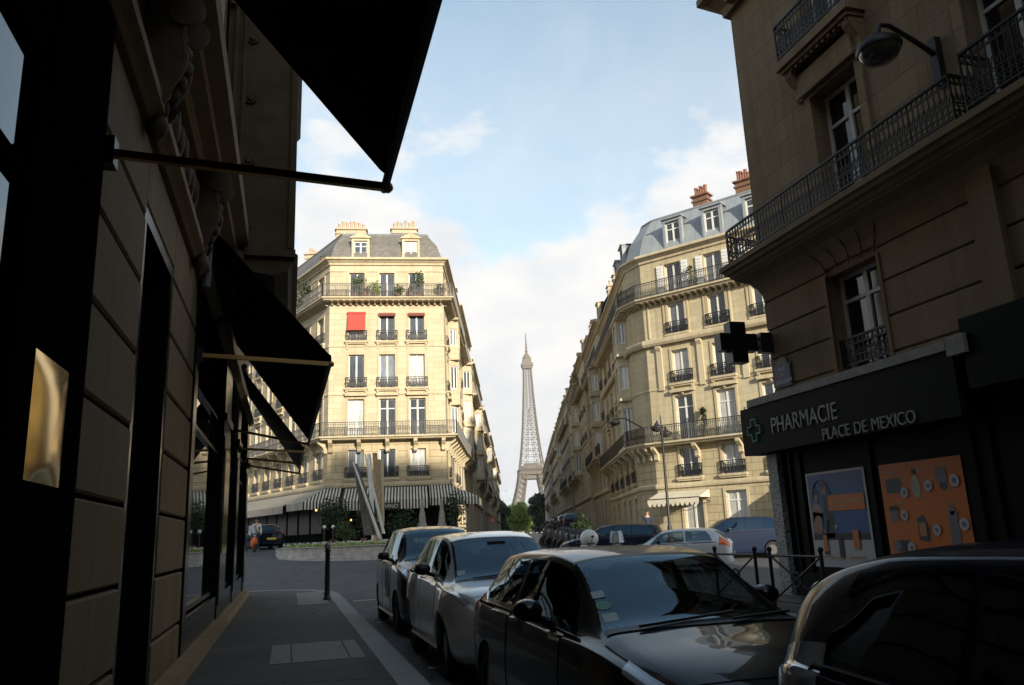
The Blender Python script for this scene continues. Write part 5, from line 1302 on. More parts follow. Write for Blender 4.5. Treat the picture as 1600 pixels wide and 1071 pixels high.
# posters in the pharmacy windows
def pmat(n, c): return plain('poster_'+n, c, .45)
PMc = dict(white=pmat('white', (.6,.6,.63)), blue=pmat('blue', (.02,.13,.38)), orange=pmat('orange', (.78,.20,.02)), dark=pmat('dark', (.015,.015,.02)), flesh=pmat('flesh', (.40,.2,.12)), pink=pmat('pink', (.42,.26,.22)), cream=pmat('cream', (.5,.44,.3)), teal=pmat('teal', (.04,.08,.1)), brown=pmat('brown', (.25,.1,.03)), paleo=pmat('pale_orange', (.62,.30,.1)), grey=pmat('grey', (.22,.22,.24)))
def poster(name, label, x, y, z, w, h, layers, head):
    t = thing(name, label, 'poster', (x, y-w/2, z)); M = PM(x, y, z); bg = None
    for i, (col, shp) in enumerate(layers):
        for s in shp:
            m = MB(); m.M = M @ Matrix.Translation((0, 0, .006+.0022*i))
            if s[0] == 'r': _, a, b, c, d = s; m.box(((a+c)/2*w, (b+d)/2*h, 0), ((c-a)*w, (d-b)*h, .002))
            elif s[0] == 'e':
                _, a, b, c, d = s; m.add([(a*w+c*w*math.cos(2*PI*k/18), b*h+d*h*math.sin(2*PI*k/18), .001) for k in range(18)], [list(range(18))])
            elif s[0] == 'p': m.add([(p[0]*w, p[1]*h, .001) for p in s[1:]], [list(range(len(s)-1))])
            elif s[0] == 'l': m.tube([(p[0]*w, p[1]*h, .0) for p in s[1:]], .012, 4)
            nm = 'sheet' if i == 0 else 'printed_shape'
            put(nm, m.mesh(nm+'_mesh', PMc[col]), t)
    return t
arc_ = [(.10+.15*(1-math.cos(PI*k/10)), .72+.2*math.sin(PI*k/10)) for k in range(11)]
poster('advert_poster', 'blue and white advertising poster with two people and an orange band', PX-.2, 14.62, .6, 1.8, 1.86, [
    ('white', [('r', 0, 0, 1, 1)]), ('blue', [('r', .03, .33, .965, .975)]), ('dark', [('r', .03, .28, .965, .35), ('p', (.26,.72), (.34,.8), (.4,.66), (.42,.42), (.4,.3), (.24,.3), (.27,.5))]),
    ('pink', [('e', .14, .55, .1, .12), ('p', (.05,.36), (.2,.36), (.24,.56), (.06,.58))]), ('flesh', [('e', .15, .735, .045, .055), ('e', .31, .8, .042, .05), ('e', .15, .44, .08, .1)]), ('dark', [('e', .3, .855, .055, .03), ('e', .145, .79, .05, .03)]),
    ('white', [('l', *arc_), ('l', (.22,.5), (.2,.4), (.27,.36), (.33,.5), (.42,.41)), ('p', (.44,.38), (.47,.42), (.45,.45), (.42,.4))]),
    ('orange', [('r', .36, .58, .955, .745)]), ('paleo', [('r', .4, .655, .52, .675), ('r', .54, .65, .9, .69), ('r', .44, .61, .6, .625)]), ('orange', [('r', .2, .15, .27, .33), ('r', .7, .19, .8, .38)]), ('dark', [('r', .2, .13, .27, .16), ('r', .46, .1, .52, .3)]), ('paleo', [('r', .14, .1, .34, .115), ('r', .38, .09, .5, .105), ('r', .62, .1, .84, .115), ('e', .75, .33, .03, .03), ('e', .235, .28, .02, .03)])], None)
prods = []
poster('advert_poster', 'orange price poster with small products and white round price tags', PX-.2, 12.42, .82, 1.9, 1.62, [
    ('orange', [('r', 0, 0, 1, 1)]),
    ('paleo', [('r', .06, .9, .3, .915), ('r', .08, .86, .2, .872), ('r', .4, .9, .62, .914), ('r', .7, .93, .93, .944), ('r', .08, .56, .28, .572), ('r', .42, .5, .66, .512), ('r', .76, .55, .94, .562), ('r', .06, .24, .28, .252)]),
    ('teal', [('r', .07, .68, .26, .84), ('e', .77, .72, .045, .05), ('p', (.4,.18), (.52,.16), (.54,.3), (.48,.44), (.4,.4)), ('r', .12, .06, .26, .18)]), ('cream', [('e', .45, .73, .055, .13)]), ('grey', [('r', .7, .75, .82, .9), ('r', .08, .38, .18, .52), ('r', .77, .14, .87, .46), ('e', .82, .48, .03, .06), ('e', .11, .12, .05, .06)]), ('dark', [('r', .42, .86, .46, .92), ('e', .1, .52, .03, .03), ('e', .16, .52, .03, .03), ('r', .2, .04, .26, .16)]), ('paleo', [('r', .42, .22, .5, .36)]),
    ('white', [('e', .3, .68, .048, .058), ('e', .6, .73, .048, .058), ('e', .9, .76, .055, .065), ('e', .26, .44, .044, .055), ('e', .62, .28, .046, .056), ('e', .93, .33, .052, .062), ('e', .29, .1, .05, .06)]),
    ('grey', [('e', .3, .68, .022, .026), ('e', .6, .73, .022, .026), ('e', .9, .76, .026, .03), ('e', .26, .44, .02, .025), ('e', .62, .28, .02, .025), ('e', .93, .33, .024, .028), ('e', .29, .1, .022, .026)])], None)
# street lamp on the wall
wl_ = thing('wall_lamp', 'round bowl street lamp on an iron arm fixed to the pharmacy house', 'street lamp', (PX, 9.7, 9.0))
m = MB(); m.box((PX-.06, 9.72, 9.05), (.14, .16, .9)); put('bracket', m.mesh('bracket_mesh', MT['iron']), wl_)
m = MB(); m.tube([(PX-.1, 9.72, 9.2), (PX-.5, 9.72, 9.42), (9.62, 9.7, 9.62), (9.42, 9.7, 9.6), (9.36, 9.7, 9.42)], [.05, .045, .04, .04, .045], 8); put('arm', m.mesh('arm_mesh', MT['iron'], 60), wl_)
LMx = Matrix.Translation((9.34, 9.7, 9.12)) @ Matrix.Rotation(rad(-4), 4, 'Y')
m = MB(); m.lathe([(.001, .3), (.08, .3), (.1, .22), (.22, .19), (.34, .1), (.37, .02), (.36, -.02), (.33, -.02)], 24, LMx); hood = put('hood', m.mesh('hood_mesh', MT['iron'], 40), wl_)
m = MB(); m.lathe([(.335, -.02), (.32, -.1), (.25, -.19), (.13, -.245), (.001, -.26)], 24, LMx); put('bowl', m.mesh('bowl_mesh', MT['lampglass'], 60), wl_)
# kerb barriers with crossed bars
def barrier(label, y0, y1, x=8.5):
    t = thing('street_barrier', label, 'barrier', (x, (y0+y1)/2, 0), 0, 'crossed bar barriers along the pharmacy kerb')
    for y in (y0, y1):
        m = MB(); m.tube([(x, y, 0), (x, y, 1.0)], .032, 8); m.sphere((x, y, 1.03), .05, 8, 6); put('post', m.mesh('post_mesh', MT['iron'], 50), t)
    m = MB(); m.tube([(x, y0, .92), (x, y1, .92)], .024, 6); m.tube([(x, y0, .14), (x, y1, .14)], .02, 6); m.tube([(x, y0, .14), (x, y1, .92)], .018, 6); m.tube([(x, y0, .92), (x, y1, .14)], .018, 6); ring(m, Vector((x, (y0+y1)/2, .53)), Vector((0,1,0)), Vector((0,0,1)), .12, .03, 12)
    put('crossed_bars', m.mesh('bars_mesh', MT['iron'], 50), t)
barrier('black crossed bar barrier nearest the pharmacy corner', 15.3, 13.8); barrier('black crossed bar barrier in front of the blue poster', 13.3, 11.8); 

# ------------------------------------------------------------------ houses of the same street behind the viewpoint, and one added across it
row_house('stone house of the right street side behind the viewpoint', (PX, -16), (PX, 1.4), 0, 19.0, MT['stone_av3'], 90, MT['zinc'], 1, None, 'houses behind the viewpoint')
row_house('second stone house of the right street side behind the viewpoint', (PX, -36), (PX, -16.1), 0, 20.5, MT['stone_av1'], 91, MT['zinc'], 0, None, 'houses behind the viewpoint')
row_house('added unseen stone house closing the street to block the low sun', (-14, -37), (24, -37), -.1, 29, MT['stone_av3'], 92, MT['slate'], 1, None, 'houses behind the viewpoint')  # unseen, added and made tall to keep sun off the near street
# ------------------------------------------------------------------ cars
def pchip(xs, ys):
    n = len(xs); h = [xs[i+1]-xs[i] for i in range(n-1)]; d = [(ys[i+1]-ys[i])/h[i] for i in range(n-1)]; m = [0]*n
    m[0], m[-1] = d[0], d[-1]
    for i in range(1, n-1):
        if d[i-1]*d[i] <= 0: m[i] = 0
        else:
            w1, w2 = 2*h[i]+h[i-1], h[i]+2*h[i-1]; m[i] = (w1+w2)/(w1/d[i-1]+w2/d[i])
    def f(x):
        x = min(max(x, xs[0]), xs[-1]); i = 0
        while i < n-2 and x > xs[i+1]: i += 1
        t = (x-xs[i])/h[i]; t2, t3 = t*t, t*t*t
        return ys[i]*(2*t3-3*t2+1) + h[i]*m[i]*(t3-2*t2+t) + ys[i+1]*(-2*t3+3*t2) + h[i]*m[i+1]*(t3-t2)
    return f
class CarShape:
    """body surface S(y, t, side): y along the car (0 = tail), t from sill centre to roof centre"""
    def __init__(s, st, bulge=(), bow_f=.2, bow_r=.12, wheels=(.8, 3.4), wr=.33, arch=.38):
        ys = [q[0] for q in st]; s.L = ys[-1]; s.ys = ys
        s.zb, s.w, s.zs, s.zt, s.wt = [pchip(ys, [q[k] for q in st]) for k in range(1, 6)]
        s.W = max(q[2] for q in st); s.bulge = bulge; s.bf, s.br = bow_f, bow_r; s.wheels = wheels; s.wr = wr; s.arch = arch
    def prof(s, y):
        zb, w, zs, zt, wt = s.zb(y), s.w(y), s.zs(y), s.zt(y), s.wt(y)
        cab = min(1, max(0, (zt-zs-.06)/.3)); zr = zt - lerp(.035, .075, cab)
        b = sum(a*math.exp(-((y-c)/r_)**2) for c, a, r_ in s.bulge)
        zm = lerp(zb, zs, .42)
        wt = min(wt, .93*w)
        return [(0, zb), (.80*w, zb), (.945*w, zb+.05), (.985*w+b*.6, zb+.14), (w+b, zm), (.992*w+b, lerp(zm, zs, .55)), (.965*w+b*.5, zs-.015), (.925*w+b*.15, zs+.012),
                (lerp(.925*w, wt, .55)+.015*cab, lerp(zs, zr, .52)), (wt, zr), (wt*.90, zr+.55*(zt-zr)), (wt*.55, zt-.1*(zt-zr)), (0, zt)]
    def S(s, y, t, side=1):
        p = s.prof(y); i = min(len(p)-2, max(0, int(t))); f = t-i
        g = lambda k: p[min(len(p)-1, max(0, k))]
        p0, p1, p2, p3 = g(i-1), p[i], p[i+1], g(i+2)
        if i == 0: p0 = (-p1[0] if p1[0] else -p2[0], p2[1])
        if i == len(p)-2: p3 = (-p1[0], p1[1])
        def cr(a, b, c, d): return .5*((2*b)+(-a+c)*f+(2*a-5*b+4*c-d)*f*f+(-a+3*b-3*c+d)*f**3)
        x, z = cr(p0[0], p1[0], p2[0], p3[0]), cr(p0[1], p1[1], p2[1], p3[1])
        q = 1-(x/s.W)**2; m = s.L*.5
        yy = y + (s.bf*q*max(0, (y-m)/m)**1.5 if y > m else -s.br*q*max(0, (m-y)/m)**1.5)
        return Vector((x*side, yy, z))
    def N(s, y, t, side):
        e = .01; a = s.S(y+e, t, side)-s.S(y-e, t, side); b = s.S(y, min(12, t+.03), side)-s.S(y, max(0, t-.03), side)
        n = a.cross(b)*side
        if n.length < 1e-9: return Vector((0, 0, 1))
        n.normalize()
        n = -n if n.dot(s.S(y, t, side)-Vector((0, y, .75))) < 0 else n
        return n
    def open_at(s, y, t, wn):
        if wn is None: return False
        if t > 9.45 and (wn['ws'][0]+.03 < y < wn['ws'][1]-.05 or wn['rear'][0]+.05 < y < wn['rear'][1]-.03): return True
        for i, (a, b) in enumerate(wn['side']):
            f = (t-7.32)/1.6; a2 = a + (wn.get('c_pillar', .22)*f*f if i == 0 else 0); b2 = b - (.30*max(f, 0)**1.2 if i == len(wn['side'])-1 else 0)
            if a2+.02 < y < b2-.02 and 7.42 < t < 8.82: return True
        return False
    def liner(s, wn):
        m = MB(); ts = [4+k*.25 for k in range(33)]; ny = 56; yy = [.12+(wn['ws'][1]-.1)*k/ny for k in range(ny+1)]
        cols = [(t, 1) for t in ts] + [(t, -1) for t in ts[::-1][1:]]; k = len(cols)
        P = [s.S(y, t, sd)-s.N(y, t, sd)*.03 for y in yy for t, sd in cols]; F = []
        for j in range(ny):
            for i in range(k-1):
                (ta, sa), (tb, sb) = cols[i], cols[i+1]
                if not s.open_at((yy[j]+yy[j+1])/2, (ta+tb)/2, wn): F.append((j*k+i, j*k+i+1, (j+1)*k+i+1, (j+1)*k+i))
        m.add(P, F); m.box((0, wn['ws'][1]*.5, .32), (1.4, wn['ws'][1]-.2, .05)); return m
    def body(s, mats, ny=72, wn=None):
        m = MB(); ts = []
        for i in range(12): ts += [i+k/4 for k in range(4)]
        ts.append(12)
        yy = sorted(set([s.L*k/ny for k in range(ny+1)] + [s.L*.004, s.L*.01, s.L*.99, s.L*.996]))
        cols = [(t, 1) for t in ts] + [(t, -1) for t in ts[::-1][1:-1]]; k = len(cols)
        P = [s.S(y, t, sd) for y in yy for t, sd in cols]; F = []; holes = set()
        for j in range(len(yy)-1):
            for i in range(k):
                F.append((j*k+i, j*k+(i+1) % k, (j+1)*k+(i+1) % k, (j+1)*k+i))
                ta, tb = cols[i][0], cols[(i+1) % k][0]
                if s.open_at((yy[j]+yy[j+1])/2, (ta+tb)/2, wn): holes.add(len(F)-1)
        F.append(list(range(k))[::-1]); F.append([(len(yy)-1)*k+i for i in range(k)])
        m.add(P, F); m.mi = [1 if i in holes else 0 for i in range(len(m.f))]; me = m.mesh('body_raw', [mats[0], MT['interior']])
        bm = bmesh.new(); bm.from_mesh(me); bmesh.ops.recalc_face_normals(bm, faces=bm.faces); bm.to_mesh(me); bm.free()
        # wheel arches cut with a boolean
        o = bpy.data.objects.new('tmp_body', me); COL.objects.link(o); cut = []
        for wy in s.wheels:
            for sd in (-1, 1):
                c = MB(); c.lathe([(s.arch, -.26), (s.arch, .3)], 28, Matrix.Translation((sd*(s.W-.02), wy, s.wr+.01)) @ Matrix.Rotation(PI/2, 4, 'Y'))
                cm = c.mesh('cut', MT['rubber']); bm = bmesh.new(); bm.from_mesh(cm); bmesh.ops.recalc_face_normals(bm, faces=bm.faces); bm.to_mesh(cm); bm.free()
                co = bpy.data.objects.new('tmp_cut', cm); COL.objects.link(co); cut.append(co)
                md = o.modifiers.new('b', 'BOOLEAN'); md.operation = 'DIFFERENCE'; md.object = co; md.solver = 'EXACT'
        dg = bpy.context.evaluated_depsgraph_get(); dg.update()
        res = bpy.data.meshes.new_from_object(o.evaluated_get(dg)); res.name = 'car_body_mesh'
        for q in cut + [o]: bpy.data.objects.remove(q)
        if holes:
            bm = bmesh.new(); bm.from_mesh(res); bmesh.ops.delete(bm, geom=[f for f in bm.faces if f.material_index == 1], context='FACES'); bm.to_mesh(res); bm.free()
        res.polygons.foreach_set('use_smooth', [True]*len(res.polygons)); res.set_sharp_from_angle(angle=rad(38))
        return res
    def patch(s, y0, y1, ta, tb, side, off=.004, ny=12, nt=8, rim=True, yfa=None, yfb=None):
        """part of the surface lifted off it; yfa / yfb slant the ends, ta / tb may be functions of y"""
        m = MB(); g = []
        fa = ta if callable(ta) else (lambda y: ta); fb = tb if callable(tb) else (lambda y: tb)
        for j in range(ny+1):
            row = []
            for i in range(nt+1):
                f = i/nt; a0 = y0 + (yfa(f) if yfa else 0); a1 = y1 + (yfb(f) if yfb else 0)
                y = lerp(a0, a1, j/ny); t = lerp(fa(y), fb(y), f); row.append((y, t))
            g.append(row)
        k = nt+1; P = [s.S(y, t, side)+s.N(y, t, side)*off for r_ in g for y, t in r_]
        F = [(j*k+i, j*k+i+1, (j+1)*k+i+1, (j+1)*k+i) for j in range(ny) for i in range(nt)]
        if rim:
            lp = [(0, i) for i in range(nt)] + [(j, nt) for j in range(ny)] + [(ny, nt-i) for i in range(nt)] + [(ny-j, 0) for j in range(ny)]
            b = len(P)
            for j, i in lp: y, t = g[j][i]; P.append(s.S(y, t, side)-s.N(y, t, side)*.006)
            n = len(lp)
            for q in range(n):
                a, c = lp[q], lp[(q+1) % n]; F.append((a[0]*k+a[1], c[0]*k+c[1], b+(q+1) % n, b+q))
        m.add(P, F); return m
    def wide(s, y0, y1, t0, off=.004, ny=10, n=9):
        """patch right across the car (windscreen, rear window)"""
        m = MB(); cols = [(lerp(t0, 12, i/n), 1) for i in range(n+1)] + [(lerp(12, t0, i/n), -1) for i in range(1, n+1)]
        k = len(cols); P = [s.S(lerp(y0, y1, j/ny), t, sd)+s.N(lerp(y0, y1, j/ny), t, sd)*off for j in range(ny+1) for t, sd in cols]
        m.add(P, [(j*k+i, j*k+i+1, (j+1)*k+i+1, (j+1)*k+i) for j in range(ny) for i in range(k-1)])
        return m
    def line(s, pts, off, r, side, n=5):
        m = MB(); m.tube([s.S(y, t, side)+s.N(y, t, side)*off for y, t in pts], r, n); return m
def shape_hatch(H=1.44, L=4.3, W=.885):
    k = H/1.44; q_ = L/4.3; L0 = L; L = 4.3
    return [(a*q_, *b) for a, *b in [(0.0, .34, .70*W/.885, .84, .92*k, .56), (.05, .28, .78*W/.885, .90, 1.0*k, .60), (.2, .22, .85*W/.885, .945*k, 1.12*k, .62), (.42, .20, .875*W/.885, .955*k, 1.30*k, .60), (.62, .19, W, .95*k, 1.395*k, .595),
            (1.2, .18, W, .94*k, 1.435*k, .61), (1.9, .18, W, .925*k, 1.44*k, .615), (2.45, .18, W, .91*k, 1.385*k, .60), (2.85, .18, W, .90*k, 1.19*k, .64), (3.2, .18, .99*W, .885*k, 1.0*k, .70), (3.45, .18, .98*W, .865*k, .945*k, .72),
            (3.85, .19, .95*W, .80*k, .87*k, .70), (L-.15, .21, .86*W, .70*k, .77*k, .60), (L-.04, .25, .74*W, .62*k, .69*k, .52), (L, .32, .62*W, .56*k, .62*k, .46)]]
def wheel_parts(root, M, r, w, side, dark=False):
    m = MB(); R_ = Matrix.Rotation(side*PI/2, 4, 'Y')
    m.lathe([(r*.62, -w/2), (r*.9, -w/2), (r*.985, -w*.38), (r, -w*.2), (r, w*.2), (r*.985, w*.38), (r*.9, w/2), (r*.62, w/2), (r*.6, 0), (r*.62, -w/2)], 28, R_)
    o = put_child('wheel', m.mesh('tyre_mesh', MT['tyre'], 40), root, M)
    m = MB(); m.lathe([(.001, w*.2), (r*.2, w*.24), (r*.24, w*.12), (r*.55, w*.02), (r*.63, w*.36), (r*.66, w*.36)], 28, R_)
    for k in range(5):
        a = 2*PI*k/5; q = Matrix.Rotation(a, 4, 'Z')
        m.M = R_ @ q; m.box((r*.38, 0, w*.24), (r*.5, r*.17, .03)); m.M = Matrix.Identity(4)
    put_child('rim', m.mesh('rim_mesh', MT['rubber'] if dark else MT['alloy'], 40), o, M)
def make_car(name, label, loc, rz, st, paint, kw, wins=None, group=None, chrome=False, cat='car', detail=True, mirrors=True, plate='white_plate', tail=True, stickers=False, rails=False, dark_rims=False, rearlamp='redlight', lampz=None, cabin=False):
    cs = CarShape(st, **kw); root = thing(name, label, cat, loc, rz, group); M0 = wm(root); Lc = cs.L
    def part(nm, mb, mat, par=root, smooth=45, mesh=None): return put_child(nm, mesh or mb.mesh(nm+'_mesh', mat, smooth), par, M0)
    wn = wins or dict(ws=(2.47, 3.24), rear=(.16, .55), side=[(.62, 1.42), (1.50, 2.28), (2.34, 2.92)])
    GL = MT['clearglass'] if cabin else MT['carglass_dark']
    body = part('body', None, None, mesh=cs.body([paint], wn=wn if cabin else None))
    ws = part('windscreen', cs.wide(wn['ws'][0], wn['ws'][1], 9.25, .005), GL)
    # black frit round the screen
    q = MB(); fr_ = []
    for y0, y1 in ((wn['ws'][0]-.015, wn['ws'][0]+.02), (wn['ws'][1]-.03, wn['ws'][1]+.05)): q2 = cs.wide(y0, y1, 9.2, .008, 2); q.v += q2.v; q.f += [[i+len(q.v)-len(q2.v) for i in f] for f in q2.f]; q.mi += q2.mi
    part('screen_seal', q, MT['rubber'], ws)
    part('rear_window', cs.wide(wn['rear'][0], wn['rear'][1], 9.35, .005), GL)
    for sd in (-1, 1):
        for i, (a, b) in enumerate(wn['side']):
            lo = lambda y: 7.35; hi__ = lambda y: 8.9
            sl = wn.get('slant', 0); 
            w_ = part('side_window', cs.patch(a, b, 7.32, 8.92, sd, .005, 10, 6, yfa=(lambda f: wn.get('c_pillar', .22)*f*f) if i == 0 else None, yfb=(lambda f: -.30*f**1.2) if i == len(wn['side'])-1 else None), GL)
        a, b = wn['side'][0][0], wn['side'][-1][1]
        if chrome: part('window_trim', cs.line([(lerp(a-.1, b+.08, k/14), 7.12-(0.0 if k else -.5)) for k in range(15)], .006, .011, sd), MT['chrome'])
        else: part('window_trim', cs.line([(lerp(a-.05, b+.05, k/14), 7.15) for k in range(15)], .002, .009, sd), MT['rubber'])
        if detail:
            dy = wn['side']
            doors = wn.get('doors', [(.98, 1.46), (1.49, 2.92)]) if False else wn.get('doors', [(1.02, 1.46+.02), (1.5, 2.86)])
            for di, (a, b) in enumerate(doors):
                d_ = part('door', cs.patch(a+.012, b-.012, 3.2, 7.05, sd, .006, 10, 12, yfa=(lambda f: -.42*f if False else 0) if di == 0 else None), paint)
                hy = a+.12; hp = [cs.S(hy+.02*k, 6.05, sd)+cs.N(hy+.02*k, 6.05, sd)*(.012+.026*math.sin(PI*k/9)) for k in range(10)]
                h = MB(); h.tube(hp, [.009]+[.014]*8+[.009], 8); part('handle', h, MT['chrome'] if chrome else paint, d_)
            sk = cs.line([(lerp(.95, Lc-1.15, k/10), 2.5) for k in range(11)], .004, .03, sd); part('sill_trim', sk, MT['rubber'])
        if mirrors:
            y_ = wn.get('mirror', wn['side'][-1][1]-.42); b0 = cs.S(y_, 7.25, sd); c = b0 + Vector((sd*.17, .03, .09))
            m = MB(); m.tube([b0, b0+Vector((sd*.06, .0, .02)), c-Vector((sd*.06, 0, .05))], [.03, .026, .03], 8)
            mm = Matrix.Translation(c) @ Matrix.Rotation(sd*rad(-8), 4, 'Z'); m.M = mm
            pr = [(.001, .085), (.055, .078), (.085, .05), (.096, .01), (.098, -.035), (.001, -.036)]
            m.M = mm @ Matrix.Diagonal((1.12, 1, .80, 1)) @ Matrix.Rotation(-PI/2, 4, 'X'); m.lathe(pr, 16)
            mir = part('wing_mirror', m, wn.get('mirror_mat') or (MT['rubber'] if not chrome else paint))
            g = MB(); g.M = mm; g.box((0, -.04, 0), (.18, .006, .125)); part('mirror_glass', g, MT['chrome'], mir)
        # lamps
        hl = part('headlight', cs.patch(Lc-.62, Lc-.17, 6.1, 8.4, sd, .006, 8, 6, yfa=lambda f: .1*(1-f)), MT['headlight'])
        if tail:
            if lampz: m = cs.patch(lampz[0], lampz[1], lampz[2], lampz[3], sd, .008, 8, 8)
            else: m = cs.patch(.03, .34, 5.6, 7.6, sd, .008, 8, 8)
            part('tail_light', m, MT[rearlamp])
        for wy in cs.wheels: wheel_parts(root, M0 @ Matrix.Translation((sd*(cs.W-.125), wy, cs.wr)), cs.wr, .21, sd, dark_rims)
    m = MB(); y_ = cs.S(.02, 5, 1).y; m.box((0, -.01-cs.br, .62), (.52, .02, .115)); part('number_plate', m, MT[plate])
    if detail:
        bo_ = part('bonnet', cs.wide(wn['ws'][1]+.13, Lc-.22, 8.25, .0045, 14, 9), paint)
        for sd in (-1, 1): part('bonnet_seam', cs.line([(lerp(wn['ws'][1]+.13, Lc-.22, k/12), 8.22) for k in range(13)], .0015, .0045, sd), MT['rubber'], bo_)
    if cabin:
        H_ = max(q[4] for q in st); sc_ = H_/1.45
        part('cabin_lining', cs.liner(wn), MT['interior'])
        for sx in (-1, 1):
            m = MB(); yb = 1.62; m.box((sx*.36, yb+.22, .48*sc_), (.5, .5, .16)); m.box((sx*.36, yb-.1, .80*sc_), (.48, .14, .62), 0, rad(14)); m.box((sx*.36, yb-.24, 1.2*sc_), (.26, .1, .2), 0, rad(10)); part('front_seat', m, MT['seat'])
        m = MB(); m.box((0, .95, .5*sc_), (1.2, .45, .16)); m.box((0, .66, .80*sc_), (1.2, .14, .56), 0, rad(16))
        for sx in (-.4, 0, .4): m.box((sx, .56, 1.12*sc_), (.24, .1, .16), 0, rad(12))
        part('rear_seat', m, MT['seat'])
        m = MB(); y_ = wn['ws'][1]-.42; m.box((0, y_+.08, .84*sc_), (1.36, .5, .12)); m.box((0, y_-.12, .72*sc_), (1.34, .2, .2)); part('dashboard', m, MT['rubber'])
        m = MB(); m.M = Matrix.Translation((-.36, y_-.32, .86*sc_)) @ Matrix.Rotation(rad(68), 4, 'X'); m.lathe([(.165, -.015), (.185, 0), (.165, .015), (.15, 0), (.165, -.015)], 20); m.box((0, 0, 0), (.3, .05, .02)); part('steering_wheel', m, MT['rubber'])
        m = MB(); m.box((0, wn['ws'][0]+.14, 1.30*sc_), (.24, .03, .07)); part('rear_mirror', m, MT['rubber'])
        m = MB(); m.box((.3, y_+.12, .905*sc_), (.2, .14, .004)); part('paper_slip', m, MT['paper'])
    if detail:
        for sx, x1 in ((.42, -.16), (-.12, -.66)):
            a = cs.S(wn['ws'][1]+.02, 12-abs(sx)*3.2, 1 if sx > 0 else -1)+Vector((0, .03, .02)); b = cs.S(wn['ws'][1]-.06, 12-abs(x1)*3.6, 1 if x1 > 0 else -1)+Vector((0, 0, .03))
            m = MB(); m.beam(a, b, .016); part('wiper', m, MT['rubber'])
        a = cs.S(.85, 12, 1); m = MB(); m.tube([a, a+Vector((0, -.1, .22))], [.006, .003], 5); part('aerial', m, MT['rubber'])
        m = MB(); m.box((0, Lc+cs.bf-.02, .47), (.9, .05, .2)); part('grille', m, MT['rubber'])
    if stickers:
        for yo, t_, sz, mt in stickers:
            c = cs.S(yo, t_, stickers_side); n = cs.N(yo, t_, stickers_side); ty = (cs.S(yo+.02, t_, stickers_side)-cs.S(yo-.02, t_, stickers_side)).normalized(); tx = ty.cross(n).normalized()
            m = MB(); c = c+n*.0085
            if mt == 'sticker_green': m.add([c+tx*sz/2*math.cos(2*PI*k/16)+ty*sz/2*math.sin(2*PI*k/16) for k in range(16)], [list(range(16))])
            else: m.poly(c-tx*sz/2-ty*sz/2, c+tx*sz/2-ty*sz/2, c+tx*sz/2+ty*sz/2, c-tx*sz/2+ty*sz/2)
            part('windscreen_sticker', m, MT[mt], ws)
    return root, cs
stickers_side = 1
RZ = -.116
PBLACK = carpaint('black_car_paint', (.003, .0033, .0042), 0, .3, .02, .08, .6)
PSILVER = carpaint('silver_grey_paint', (.72, .71, .69), .3, .3, .04)
PDARK = carpaint('dark_bronze_paint', (.008, .011, .022), .0, .3, .04, .2, .8)
PNAVY = carpaint('deep_navy_paint', (.004, .006, .016), .0, .3, .02, .06, .5)
PWHITE = carpaint('silver_white_paint', (.74, .74, .73), .1, .35, .06, .4, .5)
PBLUE = carpaint('blue_grey_paint', (.010, .018, .042), .0, .5, .02, .05, .12)
PVAN = carpaint('blueblack_paint', (.006, .009, .024), .0, .4, .03, .2, .35)
HK = dict(wheels=(.78, 3.42), wr=.315, arch=.36)
# the black hatchback nearest the pavement, nose towards us (its right side is x = -1 after turning round)
make_car('parked_car', 'glossy black hatchback with chrome window line and stickers on its windscreen', (2.63, 8.28, RZ), PI, shape_hatch(1.48, 4.35), PBLACK, dict(HK, wheels=(.80, 3.46)), chrome=True, group='cars parked along the left kerb', cabin=True,
         wins=dict(ws=(2.50, 3.3), rear=(.16, .5), side=[(.6, .98), (1.04, 1.52), (1.6, 3.06)], doors=[(.98, 1.54), (1.58, 2.9)], mirror=2.5, c_pillar=.3), stickers=[(3.14, 10.15, .1, 'paper'), (3.02, 10.05, .1, 'sticker_green'), (2.91, 10.0, .085, 'paper')])
# silver crossover behind it with bulging wings
st = shape_hatch(1.66, 4.15, .885)
st = [(y, zb+.03, w, zs+.02, zt, wt-.01) for y, zb, w, zs, zt, wt in st]
st[9] = (3.2, .21, .88, 1.0, 1.10, .70); st[10] = (3.45, .21, .875, .985, 1.06, .74); st[11] = (3.8, .22, .85, .93, 1.0, .74); st[12] = (4.0, .24, .77, .84, .92, .66); st[13] = (4.11, .28, .68, .76, .82, .56); st[14] = (4.15, .36, .58, .68, .74, .5)
make_car('parked_car', 'silver grey crossover with bulging front wings and black mirrors', (2.66, 13.15, RZ), PI, st, PSILVER, dict(wheels=(.80, 3.32), wr=.345, arch=.40, bulge=((3.36, .055, .34), (.8, .05, .36)), bow_f=.22), group='cars parked along the left kerb', cabin=True,
         wins=dict(ws=(2.45, 3.2), rear=(.16, .52), side=[(.55, .98), (1.06, 1.6), (1.66, 3.0)], doors=[(.98, 1.6), (1.64, 2.82)], mirror=2.42, c_pillar=.3), stickers=[(3.04, 10.15, .1, 'paper')])
# dark people carrier third in the row
st = shape_hatch(1.82, 4.4, .90)
make_car('parked_car', 'dark blue tall car with blue reflecting windscreen behind the silver crossover', (2.72, 18.2, RZ), PI, st, PDARK, dict(wheels=(.82, 3.5), wr=.34, arch=.39), group='cars parked along the left kerb', cabin=True,
         wins=dict(ws=(2.5, 3.32), rear=(.16, .5), side=[(.6, 1.0), (1.08, 1.62), (1.7, 3.08)], doors=[(.98, 1.64), (1.68, 2.9)], mirror=2.55), stickers=False)
